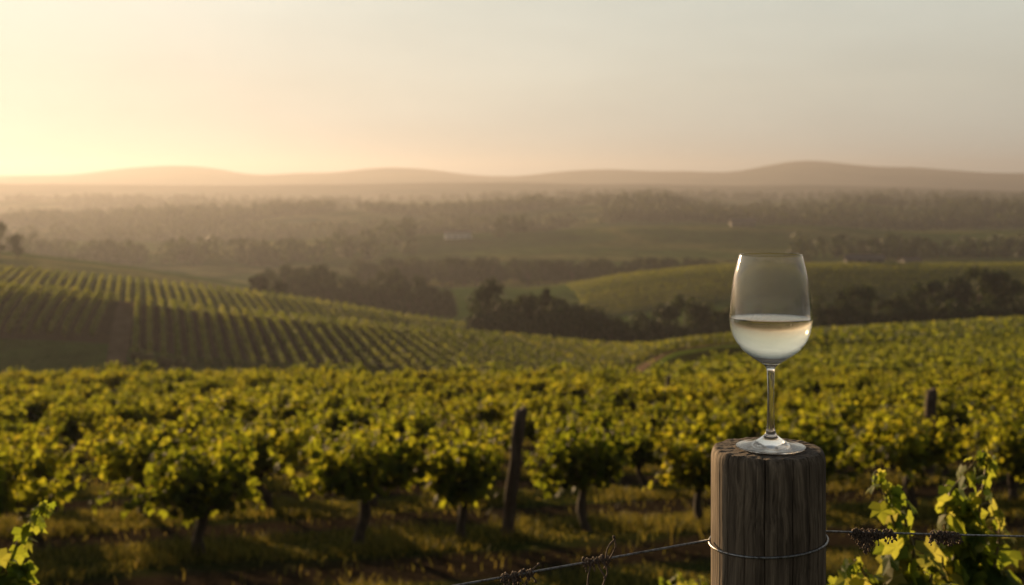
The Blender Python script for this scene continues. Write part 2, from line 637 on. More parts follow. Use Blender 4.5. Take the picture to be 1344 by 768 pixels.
# ------------------------------------------------------------------ foliage
def leaf_mat(name, diff, trans, tw=0.45, var=0.35):
    m, n, l, b = new_mat(name)
    out = n["Material Output"]
    co = coords(n, l)
    geo = n.new("ShaderNodeNewGeometry")
    a1 = tex_noise(n, l, 3.0, 3, 0.6, co)
    r1 = ramp(n, l, geo.outputs["Random Per Island"], [(0.0, tuple(c * (1 - var) for c in diff)), (0.6, diff), (1.0, (diff[0] * 1.7, diff[1] * 1.35, diff[2] * 1.2))])
    r2 = ramp(n, l, geo.outputs["Random Per Island"], [(0.0, tuple(c * (1 - var) for c in trans)), (0.6, trans), (1.0, (trans[0] * 1.35, trans[1] * 1.12, trans[2] * 1.3))])
    oi = n.new("ShaderNodeObjectInfo")
    r5 = ramp(n, l, oi.outputs["Random"], [(0, (.65, .72, .7)), (.5, (1, 1, 1)), (1, (1.2, 1.1, 1.0))])
    b.inputs["Roughness"].default_value = 0.65
    b.inputs["Specular IOR Level"].default_value = 0.15
    l.new(mixc(n, l, 1.0, r1.outputs[0], r5.outputs[0], 'MULTIPLY'), b.inputs["Base Color"])
    t = n.new("ShaderNodeBsdfTranslucent")
    l.new(mixc(n, l, 1.0, r2.outputs[0], r5.outputs[0], 'MULTIPLY'), t.inputs[0])
    mx = n.new("ShaderNodeMixShader")
    mx.inputs[0].default_value = tw
    l.new(b.outputs[0], mx.inputs[1])
    l.new(t.outputs[0], mx.inputs[2])
    l.new(mx.outputs[0], out.inputs[0])
    return m


m_leaf = leaf_mat("vine_leaf", (0.030, 0.058, 0.010), (0.46, 0.50, 0.028), 0.5, .8)
m_leaf_far = leaf_mat("vine_leaf_far", (0.045, 0.080, 0.016), (0.33, 0.38, 0.03), 0.45, .5)
m_tree = leaf_mat("tree_leaf", (0.026, 0.050, 0.014), (0.07, 0.10, 0.02), 0.25, 0.5)
m_grass = leaf_mat("grass_blade", (0.045, 0.07, 0.016), (0.23, 0.21, 0.035), 0.45, 0.8)

m_bark, n, l, b = new_mat("vine_bark")
co = coords(n, l, (30, 30, 6))
a1 = tex_noise(n, l, 1.5, 6, 0.65, co)
c1 = ramp(n, l, a1.outputs[0], [(0.3, (0.018, 0.012, 0.008)), (0.7, (0.09, 0.062, 0.042))])
l.new(c1.outputs[0], b.inputs["Base Color"])
b.inputs["Roughness"].default_value = 0.9
add_bump(n, l, b, a1.outputs[0], 0.9, 0.01)

m_cane, n, l, b = new_mat("vine_cane")
b.inputs["Base Color"].default_value = (0.16, 0.12, 0.04, 1)
b.inputs["Roughness"].default_value = 0.6

# lobed grape leaf outline (unit width ~1, stalk at origin, tip along +y)
LEAF = np.array([(0, 0.42, 0.03), (0, 0, 0), (0.26, -0.16, -0.05), (0.50, 0.10, -0.08), (0.36, 0.30, 0.0), (0.50, 0.58, -0.10), (0.22, 0.60, 0.0), (0.0, 0.98, -0.14),
                 (-0.22, 0.60, 0.0), (-0.50, 0.58, -0.10), (-0.36, 0.30, 0.0), (-0.50, 0.10, -0.08), (-0.26, -0.16, -0.05)], float)
LEAF_T = np.array([(0, i, i + 1 if i < 12 else 1) for i in range(1, 13)])
LEAF_S = np.array([(0, 0, 0), (0.48, 0.15, -0.06), (0.42, 0.62, -0.06), (0, 1.0, -0.1), (-0.42, 0.62, -0.06), (-0.48, 0.15, -0.06), (0, 0.45, 0.06)], float)
LEAF_ST = np.array([(6, i, (i + 1) % 6) for i in range(6)])


def frames(nrm, spin):
    """rotation matrices whose z axis is nrm, turned by spin"""
    nrm = nrm / np.linalg.norm(nrm, axis=1, keepdims=True)
    ref = np.where(np.abs(nrm[:, 2:3]) < 0.9, np.array([[0, 0, -1.0]]), np.array([[1.0, 0, 0]]))
    yv = ref - nrm * np.sum(ref * nrm, 1, keepdims=True)
    yv /= np.linalg.norm(yv, axis=1, keepdims=True)
    xv = np.cross(yv, nrm)
    c, s = np.cos(spin)[:, None], np.sin(spin)[:, None]
    x2 = xv * c + yv * s
    y2 = -xv * s + yv * c
    return np.stack([x2, y2, nrm], -1)


def leaves(P, N, size, spin, full=True):
    L, T = (LEAF, LEAF_T) if full else (LEAF_S, LEAF_ST)
    M = frames(N, spin)
    V = np.einsum('nij,kj->nki', M, L) * size[:, None, None] + P[:, None, :]
    nv = len(L)
    Tn = (T[None] + (np.arange(len(P)) * nv)[:, None, None]).reshape(-1, 3)
    return V.reshape(-1, 3), Tn


def cards(P, N, size, spin):
    """small four-cornered leaf tufts for things far away"""
    q = np.array([(-0.5, -0.35, 0), (0.45, -0.5, 0.1), (0.5, 0.4, -0.05), (-0.4, 0.5, 0.1)])
    M = frames(N, spin)
    V = np.einsum('nij,kj->nki', M, q) * size[:, None, None] + P[:, None, :]
    Q = np.arange(len(P) * 4).reshape(-1, 4)
    return V.reshape(-1, 3), Q


def make_vine(seed, name="grapevine", full=True, width=1.0, height=1.3):
    r = np.random.default_rng(seed)
    rr = random.Random(seed)
    root = empty(name, (0, 0, 0))
    hx = 0.48 + r.uniform(-.05, .08)
    # trunk: gnarled, leaning a little
    tr = MB()
    lx, ly = rr.uniform(-.10, .10), rr.uniform(-.06, .06)
    pts, rad = [], []
    for i in range(9):
        t = i / 8
        pts.append((lx * t + 0.025 * math.sin(t * 7 + seed), ly * t + 0.02 * math.cos(t * 6 + seed * 2), -0.08 + (hx + 0.08) * t))
        rad.append(0.062 - 0.016 * t + 0.008 * math.sin(t * 11 + seed) + (0.02 if i == 0 else 0) + (0.012 if i == 8 else 0))
    tr.tube(pts, rad, 9)
    tr.build("trunk", m_bark, root)
    head = Vector(pts[-1])
    cn = MB()
    shoots = []
    ns = 22
    for k in range(ns):
        a = rr.uniform(0, 2 * math.pi)
        out = rr.uniform(0.12, 0.5) * width
        arm = Vector((math.cos(a) * out * 1.35, math.sin(a) * out * 0.75, rr.uniform(0.0, 0.22)))
        start = head + arm * rr.uniform(0.3, 0.9)
        ht = (height - start.z) * rr.uniform(0.55, 1.0) * (1 - 0.25 * out / width)
        lean = Vector((arm.x * rr.uniform(0.2, 0.9), arm.y * rr.uniform(0.2, 0.9), 0))
        droop = rr.random() < 0.14
        cur = []
        for i in range(7):
            t = i / 6
            p = start + lean * t + Vector((0, 0, ht * (t if not droop else 1.1 * t - 1.15 * t * t)))
            if droop:
                p += Vector((arm.x, arm.y, 0)) * t * 1.1
            p += Vector((rr.uniform(-.02, .02), rr.uniform(-.02, .02), 0))
            cur.append(p)
        shoots.append(cur)
        if k % 2 == 0:
            cn.tube([head, start] + cur[1:], [0.018, 0.012] + [0.006] * 5 + [0.003], 5)
    cn.build("cane", m_cane, root)
    P, Nn, S = [], [], []
    for cur in shoots:
        nl = rr.randint(27, 37)
        for i in range(nl):
            t = (i + rr.random()) / nl * 6
            k = min(int(t), 5)
            p = cur[k].lerp(cur[k + 1], t - k)
            rad = 0.085 * (1.25 - 0.75 * t / 6)
            o = Vector((rr.gauss(0, 1), rr.gauss(0, 1), rr.gauss(0, .7)))
            o.normalize()
            P.append(p + o * rad)
            Nn.append(Vector((o.x, o.y, abs(o.z) * .5 + rr.uniform(.1, .9))) + Vector((rr.gauss(0, .3), rr.gauss(0, .3), 0)))
            S.append(rr.uniform(.075, .125) * (1.1 - 0.45 * t / 6))
    # inner leaves
    for i in range(190):
        a = rr.uniform(0, 6.283)
        q = rr.random() ** .5 * .42 * width
        P.append(head + Vector((math.cos(a) * q * 1.2, math.sin(a) * q * .7, rr.uniform(.04, .5))))
        Nn.append(Vector((rr.gauss(0, 1), rr.gauss(0, 1), rr.uniform(0, 1.2))))
        S.append(rr.uniform(.07, .12))
    P, Nn, S = (np.array([tuple(p) for p in P]), np.array([tuple(p) for p in Nn]), np.array(S))
    V, T = leaves(P, Nn, S, r.normal(0, .6, len(P)), full)
    mesh_np("foliage", V, None, T, m_leaf, root, False)
    return root


VINES = [make_vine(11 + s, full=(s < 6), width=w, height=h) for s, (w, h) in enumerate(
    [(1.05, 1.34), (0.95, 1.22), (1.15, 1.30), (1.0, 1.40), (1.2, 1.25), (0.9, 1.3), (1.15, 1.32), (1.05, 1.25)])]
used = set()


def place_vine(var, x, y, s, label, group, rz=None, sx=1.0):
    src = VINES[var]
    if var in used:
        o = copy_tree(src)
    else:
        o = src
        used.add(var)
    o.location = (x, y, float(gz(x, y)) - 0.01)
    o.rotation_euler = (0, 0, random.uniform(-.5, .5) + (math.pi if random.random() < .5 else 0) + math.atan(ROWS) if rz is None else rz)
    o.scale = (s * sx, s, s)
    tag(o, label, "grapevine", group)
    return o


# front row, vine by vine, where each stands in the photo: (column of trunk, variant, scale, sx, label)
FRONT = [
    (262, 0, 1.0, 1.0, "bushy grapevine with upright shoots and bare trunk, the front row's first full vine from left"),
    (472, 2, 1.02, 1.0, "wide grapevine with a slanting bare trunk, in the front row second from the left"),
    (606, 1, 0.98, 0.9, "narrow grapevine just left of the leaning wooden stake"),
    (770, 3, 0.98, 0.92, "tall grapevine standing just right of the leaning wooden stake"),
    (916, 5, 0.92, 0.9, "grapevine close behind the left edge of the big round post"),
    (1060, 4, 0.95, 1.0, "grapevine half hidden behind the wine glass post in the front row"),
    (1198, 2, 1.0, 1.0, "dark grapevine behind the foreground shoots, right of the big post"),
    (-25, 4, 1.0, 1.0, "grapevine cut off by the left picture edge in the front row"),
    (1330, 0, 1.0, 1.0, "last front row grapevine at the right picture edge"),
]
front_xy = []
for px, var, s, sx, lab in FRONT:
    q = (px - CX) / F
    D = ROW0 / (1 - ROWS * q)
    x = q * D
    front_xy.append(x)
    place_vine(var, x, D, s * 1.15, lab, None, sx=sx)

SECOND_LAB = "leafy grapevine in the massed green rows behind the front row of vines"
FAR_LAB = "small golden topped grapevine in the crowded far rows of the near field"
count = 0
stuff_pts = []
placed = []
for k in range(1, 60):
    D0 = ROW0 + GAP * k
    x = -60 + random.uniform(0, 1)
    while x < 95:
        D = D0 + ROWS * x
        x0 = x
        x += random.uniform(1.2, 1.55)
        if D < 13:
            continue
        px = CX + F * x0 / D
        if px < -70 or px > 1420:
            continue
        De = ip(px, [(620, 60), (850, 66), (960, 84), (1100, 106), (1344, 132), (1750, 150)])
        if D > De:
            continue
        if 1 <= k <= 1 and 640 < px < 760:      # the gap behind the leaning stake
            continue
        placed.append((D, x0 + random.uniform(-.12, .12), px, k))
placed.sort()
NEAR_N = 282
for idx, (D, x, px, k) in enumerate(placed):
    y = D + random.uniform(-.15, .15)
    if idx < NEAR_N:
        var = random.randrange(8)
        lab, grp = (SECOND_LAB, "grapevines of the middle rows") if D < 34 else (FAR_LAB, "grapevines of the far rows of the near field")
        place_vine(var, x, y, random.uniform(.82, 1.16), lab, grp, sx=random.uniform(.95, 1.2))
    else:
        stuff_pts.append((x, y))
print("vines individually", min(NEAR_N, len(placed)), "rest", len(stuff_pts), "last D", placed[min(NEAR_N, len(placed)) - 1][0])


def clump_cloud(cx_, cy_, hw, hd, z0, z1, n_, r, size):
    """leaf tufts filling a rounded lump"""
    a = r.uniform(0, 2 * np.pi, n_)
    q = r.uniform(0.25, 1, n_) ** .5
    t = r.uniform(0, 1, n_)
    w = np.sqrt(np.clip(1 - (2 * t - 0.9) ** 2 * .8, .05, 1))
    P = np.stack([cx_ + np.cos(a) * q * hw * w, cy_ + np.sin(a) * q * hd * w, z0 + (z1 - z0) * t], -1)
    N = np.stack([np.cos(a), np.sin(a), r.uniform(-.1, 1.4, n_)], -1) + r.normal(0, .35, (n_, 3))
    return P, N, size * r.uniform(.6, 1.3, n_)


P_, N_, S_ = [], [], []
for x, y in stuff_pts:
    z = float(gz(x, y))
    h = rng.uniform(1.05, 1.4)
    n_ = 150 if y < 90 else 90
    p, q, s = clump_cloud(x, y, .72, .5, z + .35, z + h, n_, rng, .17 if y < 90 else .24)
    P_.append(p); N_.append(q); S_.append(s)
    # a few upright shoots
    m_ = 16
    px_ = x + rng.uniform(-.6, .6, m_)
    P_.append(np.stack([px_, y + rng.uniform(-.3, .3, m_), z + h + rng.uniform(-.1, .22, m_)], -1))
    N_.append(rng.normal(0, 1, (m_, 3)) + [0, 0, .4]); S_.append(np.full(m_, .14))
P_, N_, S_ = np.concatenate(P_), np.concatenate(N_), np.concatenate(S_)
V, Q = cards(P_, N_, S_, rng.uniform(0, 6.28, len(P_)))
tag(mesh_np("distant_vines", V, Q, None, m_leaf_far), "mass of small grapevines running up the right side of the field to its far edge", "grapevines", kind="stuff")


# ---- grass along the rows of the near field
def grass(name, n_, area, hmin, hmax, label, dens_fn):
    r = np.random.default_rng(5)
    Vs = []
    P = []
    while len(P) < n_:
        D = r.uniform(area[0], area[1], 20000) if False else area[0] * (area[1] / area[0]) ** r.uniform(0, 1, 20000)
        px = r.uniform(-80, 1424, 20000)
        x = (px - CX) / F * D
        keep = r.uniform(0, 1, 20000) < dens_fn(x, D)
        P.extend(zip(x[keep], D[keep]))
    P = np.array(P[:n_])
    z = gz(P[:, 0], P[:, 1])
    base = np.stack([P[:, 0], P[:, 1], z - .02], -1)
    clump = np.array([noise.noise(Vector((p[0] * .7, p[1] * .9, 2.0))) for p in P])
    h = (hmin + (hmax - hmin) * r.uniform(0, 1, n_) ** 1.5) * np.clip(1 + 1.3 * clump, .3, 2.0)
    a = r.uniform(0, 6.283, n_)
    w = .0032 + .0002 * P[:, 1]
    side = np.stack([np.cos(a), np.sin(a), np.zeros(n_)], -1) * w[:, None]
    lean = np.stack([r.normal(0, .22, n_), r.normal(0, .22, n_), np.ones(n_)], -1)
    mid = base + lean * (h * .55)[:, None]
    tip = base + lean * h[:, None] + np.stack([r.normal(0, .25, n_) * h, r.normal(0, .25, n_) * h, -.1 * h], -1)
    V = np.stack([base - side, base + side, mid + side * .8, mid - side * .8, tip], 1).reshape(-1, 3)
    k = np.arange(n_) * 5
    Q = np.stack([k, k + 1, k + 2, k + 3], -1)
    T = np.stack([k + 3, k + 2, k + 4], -1)
    return tag(mesh_np(name, V, Q, T, m_grass), label, "grass", kind="stuff")


def row_dens(x, D):
    u = (D - ROWS * x - ROW0 + GAP * 10) / GAP
    f = np.abs(u - np.round(u))          # 0 on a row
    nz = np.array([noise.noise(Vector((a * .45, b * .45, 9.0))) for a, b in zip(x, D)])
    return np.clip((0.30 + .28 * nz - f) * 6, 0.03, 1) * np.clip(0.65 + 1.1 * nz, .12, 1)


grass("grass", 170000, (11, 48), .05, .17, "dry golden grass tufts growing along the vine rows", row_dens)

# ------------------------------------------------------------------ rows of vines on the hills
def vine_row(pts, label, group, w=.42, h=1.35, per_m=32, size=.3, seed=0):
    r = np.random.default_rng(seed)
    pts = np.array(pts, float)
    seg = np.linalg.norm(np.diff(pts, axis=0), axis=1)
    L = seg.sum()
    n_ = int(L * per_m)
    if n_ < 10:
        return None
    t = r.uniform(0, L, n_)
    cum = np.concatenate([[0], np.cumsum(seg)])
    x = np.interp(t, cum, pts[:, 0])
    y = np.interp(t, cum, pts[:, 1])
    # vines swell and thin along the row
    sw = 1 + .25 * np.sin(t * 2 * np.pi / 1.5 + seed) + .15 * np.sin(t * .7 + seed * 3)
    a = r.uniform(0, 2 * np.pi, n_)
    tt = r.uniform(0, 1, n_)
    x = x + np.cos(a) * w * sw * np.sqrt(np.clip(1 - (2 * tt - .9) ** 2 * .8, .1, 1))
    y = y + np.sin(a) * .25
    z = gz(x, y) + .25 + (h - .25) * tt * (0.85 + .15 * sw) + r.normal(0, .06, n_)
    P = np.stack([x, y, z], -1)
    N = np.stack([np.cos(a), np.sin(a) * .4, r.uniform(0, 1.5, n_)], -1) + r.normal(0, .35, (n_, 3))
    V, Q = cards(P, N, size * r.uniform(.6, 1.3, n_), r.uniform(0, 6.28, n_))
    c = P.mean(0)
    o = mesh_np("vine_row", V - c, Q, None, m_leaf_far)
    o.location = c
    return tag(o, label, "vine row", group)


def lineup(px_ref, Dref, slope, D0, D1, n=24):
    """points of a straight row through (px_ref, Dref) whose direction is (slope, 1)"""
    x0, _ = at(px_ref, Dref)
    return [(x0 + slope * (d - Dref), d) for d in np.linspace(D0, D1, n)]


cnt = 0
# main striped block on the hill, right of the dirt track
step = 1.92
xr = at(181, 193)[0]
while True:
    px = CX + F * xr / 193
    if px > 905:
        break
    D0 = float(ip(px, [(180, 161), (260, 157), (900, 148)]))
    D1 = float(ip(px, [(180, 199), (650, 200), (850, 192), (900, 186)]))
    vine_row(lineup(px, 193, -.295, D0, D1), "straight green vine row on the striped slope right of the pale dirt track", "vine rows on the striped slope", w=.34, seed=cnt)
    cnt += 1
    xr += step
# block left of the track
xr = at(146, 193)[0]
while True:
    px = CX + F * xr / 193
    if px < -120:
        break
    vine_row(lineup(px, 193, -.215, 169, 198), "vine row on the slope left of the pale dirt track", "vine rows left of the dirt track", w=.34, seed=cnt)
    cnt += 1
    xr -= step
# upper block behind the crest
xr = at(-60, 285)[0]
while True:
    px = CX + F * xr / 285
    if px > 640:
        break
    vine_row(lineup(px, 285, -.31, 222, 296), "thin vine row on the upper slope behind the striped hill crest", "vine rows on the upper slope", per_m=19, size=.36, seed=cnt)
    cnt += 1
    xr += 2.15
# strip on the right behind the near field, rows running across
for k in range(20):
    t = k / 19
    pts = []
    for px in np.linspace(930 + 60 * (1 - t), 1440, 40):
        Dn = float(ip(px, [(850, 124), (960, 112), (1100, 114), (1344, 138), (1750, 156)]))
        Df = float(ip(px, [(850, 150), (960, 180), (1100, 192), (1344, 212), (1750, 230)]))
        pts.append(at(px, Dn + (Df - Dn) * t))
    vine_row(pts, "vine row running across the low rise beyond the right of the near field", "vine rows across the low rise", per_m=20, size=.4, w=.4, seed=cnt)
    cnt += 1
for k in range(36):
    t = k / 35
    d0 = 410 + 76 * t
    pts = [at(px, d0 + 6 * math.sin((px - 740) / 210)) for px in np.linspace(742 + 30 * (1 - t), 1440, 60)]
    vine_row(pts, "fine vine row running across the large green hill behind the glass", "vine rows on the large green hill", per_m=16, size=.36, w=.45, h=1.05, seed=cnt)
    cnt += 1
print("vine rows", cnt)

# ------------------------------------------------------------------ trees
def make_tree(seed, h=11.0, w=8.0, kind="round", n_cl=26, per=70):
    r = np.random.default_rng(seed)
    rr = random.Random(seed)
    root = empty("tree", (0, 0, 0))
    tr = MB()
    th = h * (.30 if kind == "round" else .2)
    tr.tube([(0, 0, -.5), (.1, 0, th * .5), (.05, .1, th), (0, 0, h * .75)], [.34, .27, .21, .07], 8)
    lobes = []
    for i in range(n_cl):
        if kind == "round":
            a = rr.uniform(0, 6.283)
            t = rr.uniform(.22, 1)
            rad = w * .5 * math.sqrt(max(.05, 1 - (2 * t - 1.05) ** 2)) * rr.uniform(.35, .95)
            c = Vector((math.cos(a) * rad, math.sin(a) * rad, h * t * .93))
            s = h * rr.uniform(.10, .19)
        else:
            t = rr.uniform(.08, 1)
            a = rr.uniform(0, 6.283)
            rad = w * .5 * (1.02 - t) * rr.uniform(.3, 1)
            c = Vector((math.cos(a) * rad, math.sin(a) * rad, h * t * .96))
            s = h * (.05 + .10 * (1 - t))
        lobes.append((c, s))
        if i % 3 == 0:
            tr.tube([(0, 0, th * rr.uniform(.7, 1.3)), c * .6 + Vector((0, 0, th * .3)), c], [.14, .08, .03], 5)
    tr.build("trunk", m_bark, root)
    P, N, S = [], [], []
    for c, s in lobes:
        d = r.normal(0, 1, (per, 3))
        d /= np.linalg.norm(d, axis=1, keepdims=True)
        rad = s * r.uniform(.45, 1.12, per) ** .7
        P.append(np.array(c) + d * rad[:, None] * [1, 1, .8])
        N.append(d + r.normal(0, .5, (per, 3)))
        S.append(r.uniform(.3, .62, per))
    V, Q = cards(np.concatenate(P), np.concatenate(N), np.concatenate(S), r.uniform(0, 6.28, n_cl * per))
    mesh_np("crown", V, Q, None, m_tree, root)
    return root


TREES = [make_tree(31), make_tree(32, 12, 9.5), make_tree(33, 10, 7), make_tree(34, 13, 5, "cone"), make_tree(35, 9, 8.5), make_tree(36, 4.2, 5, n_cl=16)]
tused = set()


def place_tree(var, px, D, s, label, group=None, wide=1.0, dz=0.0):
    x, y = at(px, D)
    o = copy_tree(TREES[var]) if var in tused else TREES[var]
    tused.add(var)
    o.location = (x, y, float(gz(x, y)) - .1 + dz)
    o.rotation_euler = (0, 0, random.uniform(0, 6.28))
    o.scale = (s * wide, s * wide, s)
    tag(o, label, "tree", group)
    return o


def tree_to(var, px, D, ytop, label, group=None, wide=1.0, hvar=(11, 12, 10, 13, 9, 4.2)):
    """tree whose top reaches the sight line ytop"""
    x, y = at(px, D)
    ztop = -(ytop - HY) / F * D
    s = (ztop - float(gz(x, y))) / hvar[var]
    s = max(s, .25)
    return place_tree(var, px, D, s, label, group, wide)


# dark clump in the middle of the valley
tree_to(1, 641, 262, 367, "tall round dark tree, leftmost of the clump in the middle of the valley", wide=.78)
tree_to(0, 672, 268, 392, "lower dark tree right of the tall round one in the middle clump", wide=.9)
tree_to(2, 694, 262, 383, "dark tree between the tall round tree and the pointed one", wide=.8)
tree_to(3, 716, 266, 375, "pointed dark tree rising from the middle of the valley clump", wide=1.1)
tree_to(0, 738, 262, 393, "round dark tree just right of the pointed tree", wide=.9)
tree_to(4, 768, 258, 400, "broad low dark tree at the right end of the middle clump", wide=.8)
tree_to(2, 655, 270, 400, "small dark tree under the tall round tree of the middle clump", wide=.9)
# right clump in front of the green hill
for px, D, yt, var, w in ((815, 262, 417, 4, .8), (845, 258, 409, 0, .8), (872, 262, 398, 2, .9), (898, 262, 388, 1, .85), (925, 262, 398, 0, .85), (955, 264, 404, 4, .8),
                          (985, 264, 398, 2, .9), (1018, 266, 402, 0, .8), (1050, 268, 396, 1, .8)):
    tree_to(var, px, D, yt, "dark tree in the hedge line below the sunlit green hill, near the glass", "trees below the sunlit green hill", w)
for px, D, yt, var, w in ((1080, 272, 388, 0, .9), (1103, 278, 380, 3, 1.2), (1128, 276, 372, 2, .9), (1150, 282, 390, 4, .8), (1176, 280, 384, 0, .85), (1205, 286, 376, 1, .85),
                          (1228, 288, 384, 4, .8), (1256, 292, 362, 0, .85), (1284, 294, 349, 1, .85), (1306, 296, 352, 2, .95), (1328, 296, 368, 4, .8), (1352, 298, 372, 1, .8), (1382, 298, 364, 0, .9),
                          (1168, 262, 404, 4, .7), (1240, 268, 396, 5, 1.1), (1300, 270, 388, 4, .8), (1344, 270, 384, 2, .9)):
    tree_to(var, px, D, yt, "dark rounded tree in the wooded line right of the wine glass", "wooded line right of the glass", w)
for px, yt, v in ((628, 396, 2), (650, 392, 1), (684, 398, 0), (706, 390, 1), (728, 388, 2), (752, 400, 1), (776, 404, 0)):
    tree_to(v, px, 272, yt, "dark leafy tree inside the clump in the middle of the valley", "inner trees of the middle clump", .95)
for i in range(13):
    tree_to(4, 626 + i * 13.5 + random.uniform(-3, 3), 256 + random.uniform(-3, 3), random.uniform(404, 418), "low leafy tree filling the foot of the dark clump in the middle of the valley", "low growth of the middle clump", .8)
for i in range(20):
    tree_to((4, 0)[i % 2], 800 + i * 15 + random.uniform(-4, 4), 254 + random.uniform(-3, 3), random.uniform(418, 432), "low leafy tree filling the hedge line below the sunlit green hill", "low growth below the green hill", .8)
for i in range(19):
    tree_to((4, 1)[i % 2], 1090 + i * 16 + random.uniform(-4, 4), 262 + random.uniform(-3, 3), random.uniform(396, 412), "low leafy tree filling the foot of the wooded line right of the glass", "low growth of the right wooded line", .8)
# treeline left of the middle
for px, D, yt, var, w in ((352, 425, 352, 0, .8), (374, 425, 348, 1, .8), (395, 428, 350, 2, .9), (418, 424, 347, 0, .8), (440, 424, 356, 4, .8), (462, 420, 362, 2, .8), (484, 420, 366, 4, .7),
                          (505, 418, 356, 1, .7), (522, 418, 352, 0, .7), (545, 414, 362, 4, .8), (566, 412, 374, 2, .9), (584, 410, 378, 4, .7), (474, 404, 378, 4, .8), (536, 400, 380, 4, .8), (430, 410, 366, 4, .9)):
    tree_to(var, px, D, yt, "hazy brown tree in the tree line above the pale meadow", "tree line above the pale meadow", w)
for i in range(24):
    px = 358 + i * 10 + random.uniform(-3, 3)
    tree_to((4, 0, 2)[i % 3], px, 405 + random.uniform(-4, 8), float(ip(px, [(358, 366), (420, 360), (480, 378), (520, 366), (590, 390)])) + random.uniform(-6, 12), "low leafy tree filling the foot of the tree line above the pale meadow", "low growth of the meadow tree line", .8)
tree_to(5, 347, 330, 363, "small round bush tree alone on the grassy crest left of the tree line")
tree_to(1, -2, 425, 292, "hazy tree at the left picture edge on the hill", wide=.75)
tree_to(0, 22, 425, 306, "lower hazy tree right beside the one at the left picture edge", wide=.7)
tree_to(0, 284, 820, 320, "hazy round tree standing alone in the golden haze", wide=.9)
tree_to(2, 247, 840, 326, "smaller hazy tree left of the lone one in the golden haze", wide=1)
tree_to(5, 1212, 300, 372, "tiny tree in the wooded line right of the glass, in front of the farm roof", wide=1)
# low bushes by the dirt track at the foot of the striped slope
for px, yt, w in ((182, 461, .9), (200, 464, 1.1), (222, 468, 1.2), (242, 475, 1.2)):
    tree_to(5, px, 152, yt, "low dark bush at the foot of the striped slope beside the dirt track", "bushes at the foot of the striped slope", w)
# middle distance band between the fields
for i in range(85):
    px = 470 + i * 6.6 + random.uniform(-5, 5)
    tree_to(random.choice((0, 1, 2, 4)), px, 625 + random.uniform(-25, 25), random.uniform(336, 350), "faint tree in the long hedge line across the middle of the valley", "long hedge line across the valley", random.uniform(.8, 1.05))
for px, yt in ((1118, 322), (1132, 314), (1146, 311), (1158, 320), (1098, 328), (1082, 332), (1246, 326), (1262, 330), (1300, 320), (1318, 318), (1336, 322), (1280, 330)):
    tree_to(random.choice((0, 1, 2, 4)), px, 760 + random.uniform(-20, 20), yt, "hazy tree among the far fields above the farmhouse", "hazy trees above the farmhouse", .95)
for v in range(len(TREES)):
    if v not in tused:
        raise RuntimeError(v)

# woods: the far wooded ridges read as one mass
def woods(name, band, n_, seed, label, thr=-.02):
    r = np.random.default_rng(seed)
    P, N, S = [], [], []
    c = 0
    while c < n_:
        px = r.uniform(-250, 1600)
        D = r.uniform(*band)
        if name == 'copses' and (px < 440 or 545 < px < 655 or 940 < px < 1010) and D > 800:
            continue
        x, y = at(px, D)
        edge = name != 'copses' and D > band[1] - .12 * (band[1] - band[0])
        if not edge and noise.noise(Vector((x * .0035, y * .0035, seed))) < thr:
            continue
        z = float(gz(x, y))
        h = r.uniform(8, 15) * (1 + .35 * noise.noise(Vector((x * .02, y * .02, 1))))
        w = r.uniform(5, 9)
        k = 46
        p, q, s = clump_cloud(x, y, w, w, z, z + h, k, r, 2.4)
        P.append(p); N.append(q); S.append(s)
        c += 1
    P, N, S = np.concatenate(P), np.concatenate(N), np.concatenate(S)
    V, Q = cards(P, N, S, r.uniform(0, 6.28, len(P)))
    return tag(mesh_np(name, V, Q, None, m_tree), label, "woods", kind="stuff")


woods("copses", (720, 1060), 230, 7, "scattered dark copses and hedges across the far green fields", .20)
woods("woods", (1080, 1630), 2300, 3, "dark hazy woods covering the ridge behind the valley fields")
woods("far_woods", (1950, 2450), 1500, 4, "faint far woods on the low ridge behind the nearer woods")

# ------------------------------------------------------------------ farm buildings far off
m_white, n, l, b = new_mat("white_plaster")
co = coords(n, l)
a1 = tex_noise(n, l, .6, 4, .6, co)
c1 = ramp(n, l, a1.outputs[0], [(.3, (.62, .6, .56)), (.7, (.82, .8, .77))])
l.new(c1.outputs[0], b.inputs["Base Color"])
b.inputs["Roughness"].default_value = .8
m_dull, n, l, b = new_mat("weathered_wall")
b.inputs["Base Color"].default_value = (.20, .175, .15, 1)
b.inputs["Roughness"].default_value = .8
m_roof, n, l, b = new_mat("roof_sheet")
b.inputs["Base Color"].default_value = (.20, .165, .14, 1)
b.inputs["Roughness"].default_value = .9
b.inputs["Specular IOR Level"].default_value = 0
m_dark, n, l, b = new_mat("dark_opening")
b.inputs["Base Color"].default_value = (.03, .03, .035, 1)


def box_v(mb, x0, x1, y0, y1, z0, z1):
    k = len(mb.v)
    for z in (z0, z1):
        for x, y in ((x0, y0), (x1, y0), (x1, y1), (x0, y1)):
            mb.v.append(Vector((x, y, z)))
    for f_ in ((0, 3, 2, 1), (4, 5, 6, 7), (0, 1, 5, 4), (1, 2, 6, 5), (2, 3, 7, 6), (3, 0, 4, 7)):
        mb.q.append(tuple(k + i for i in f_))


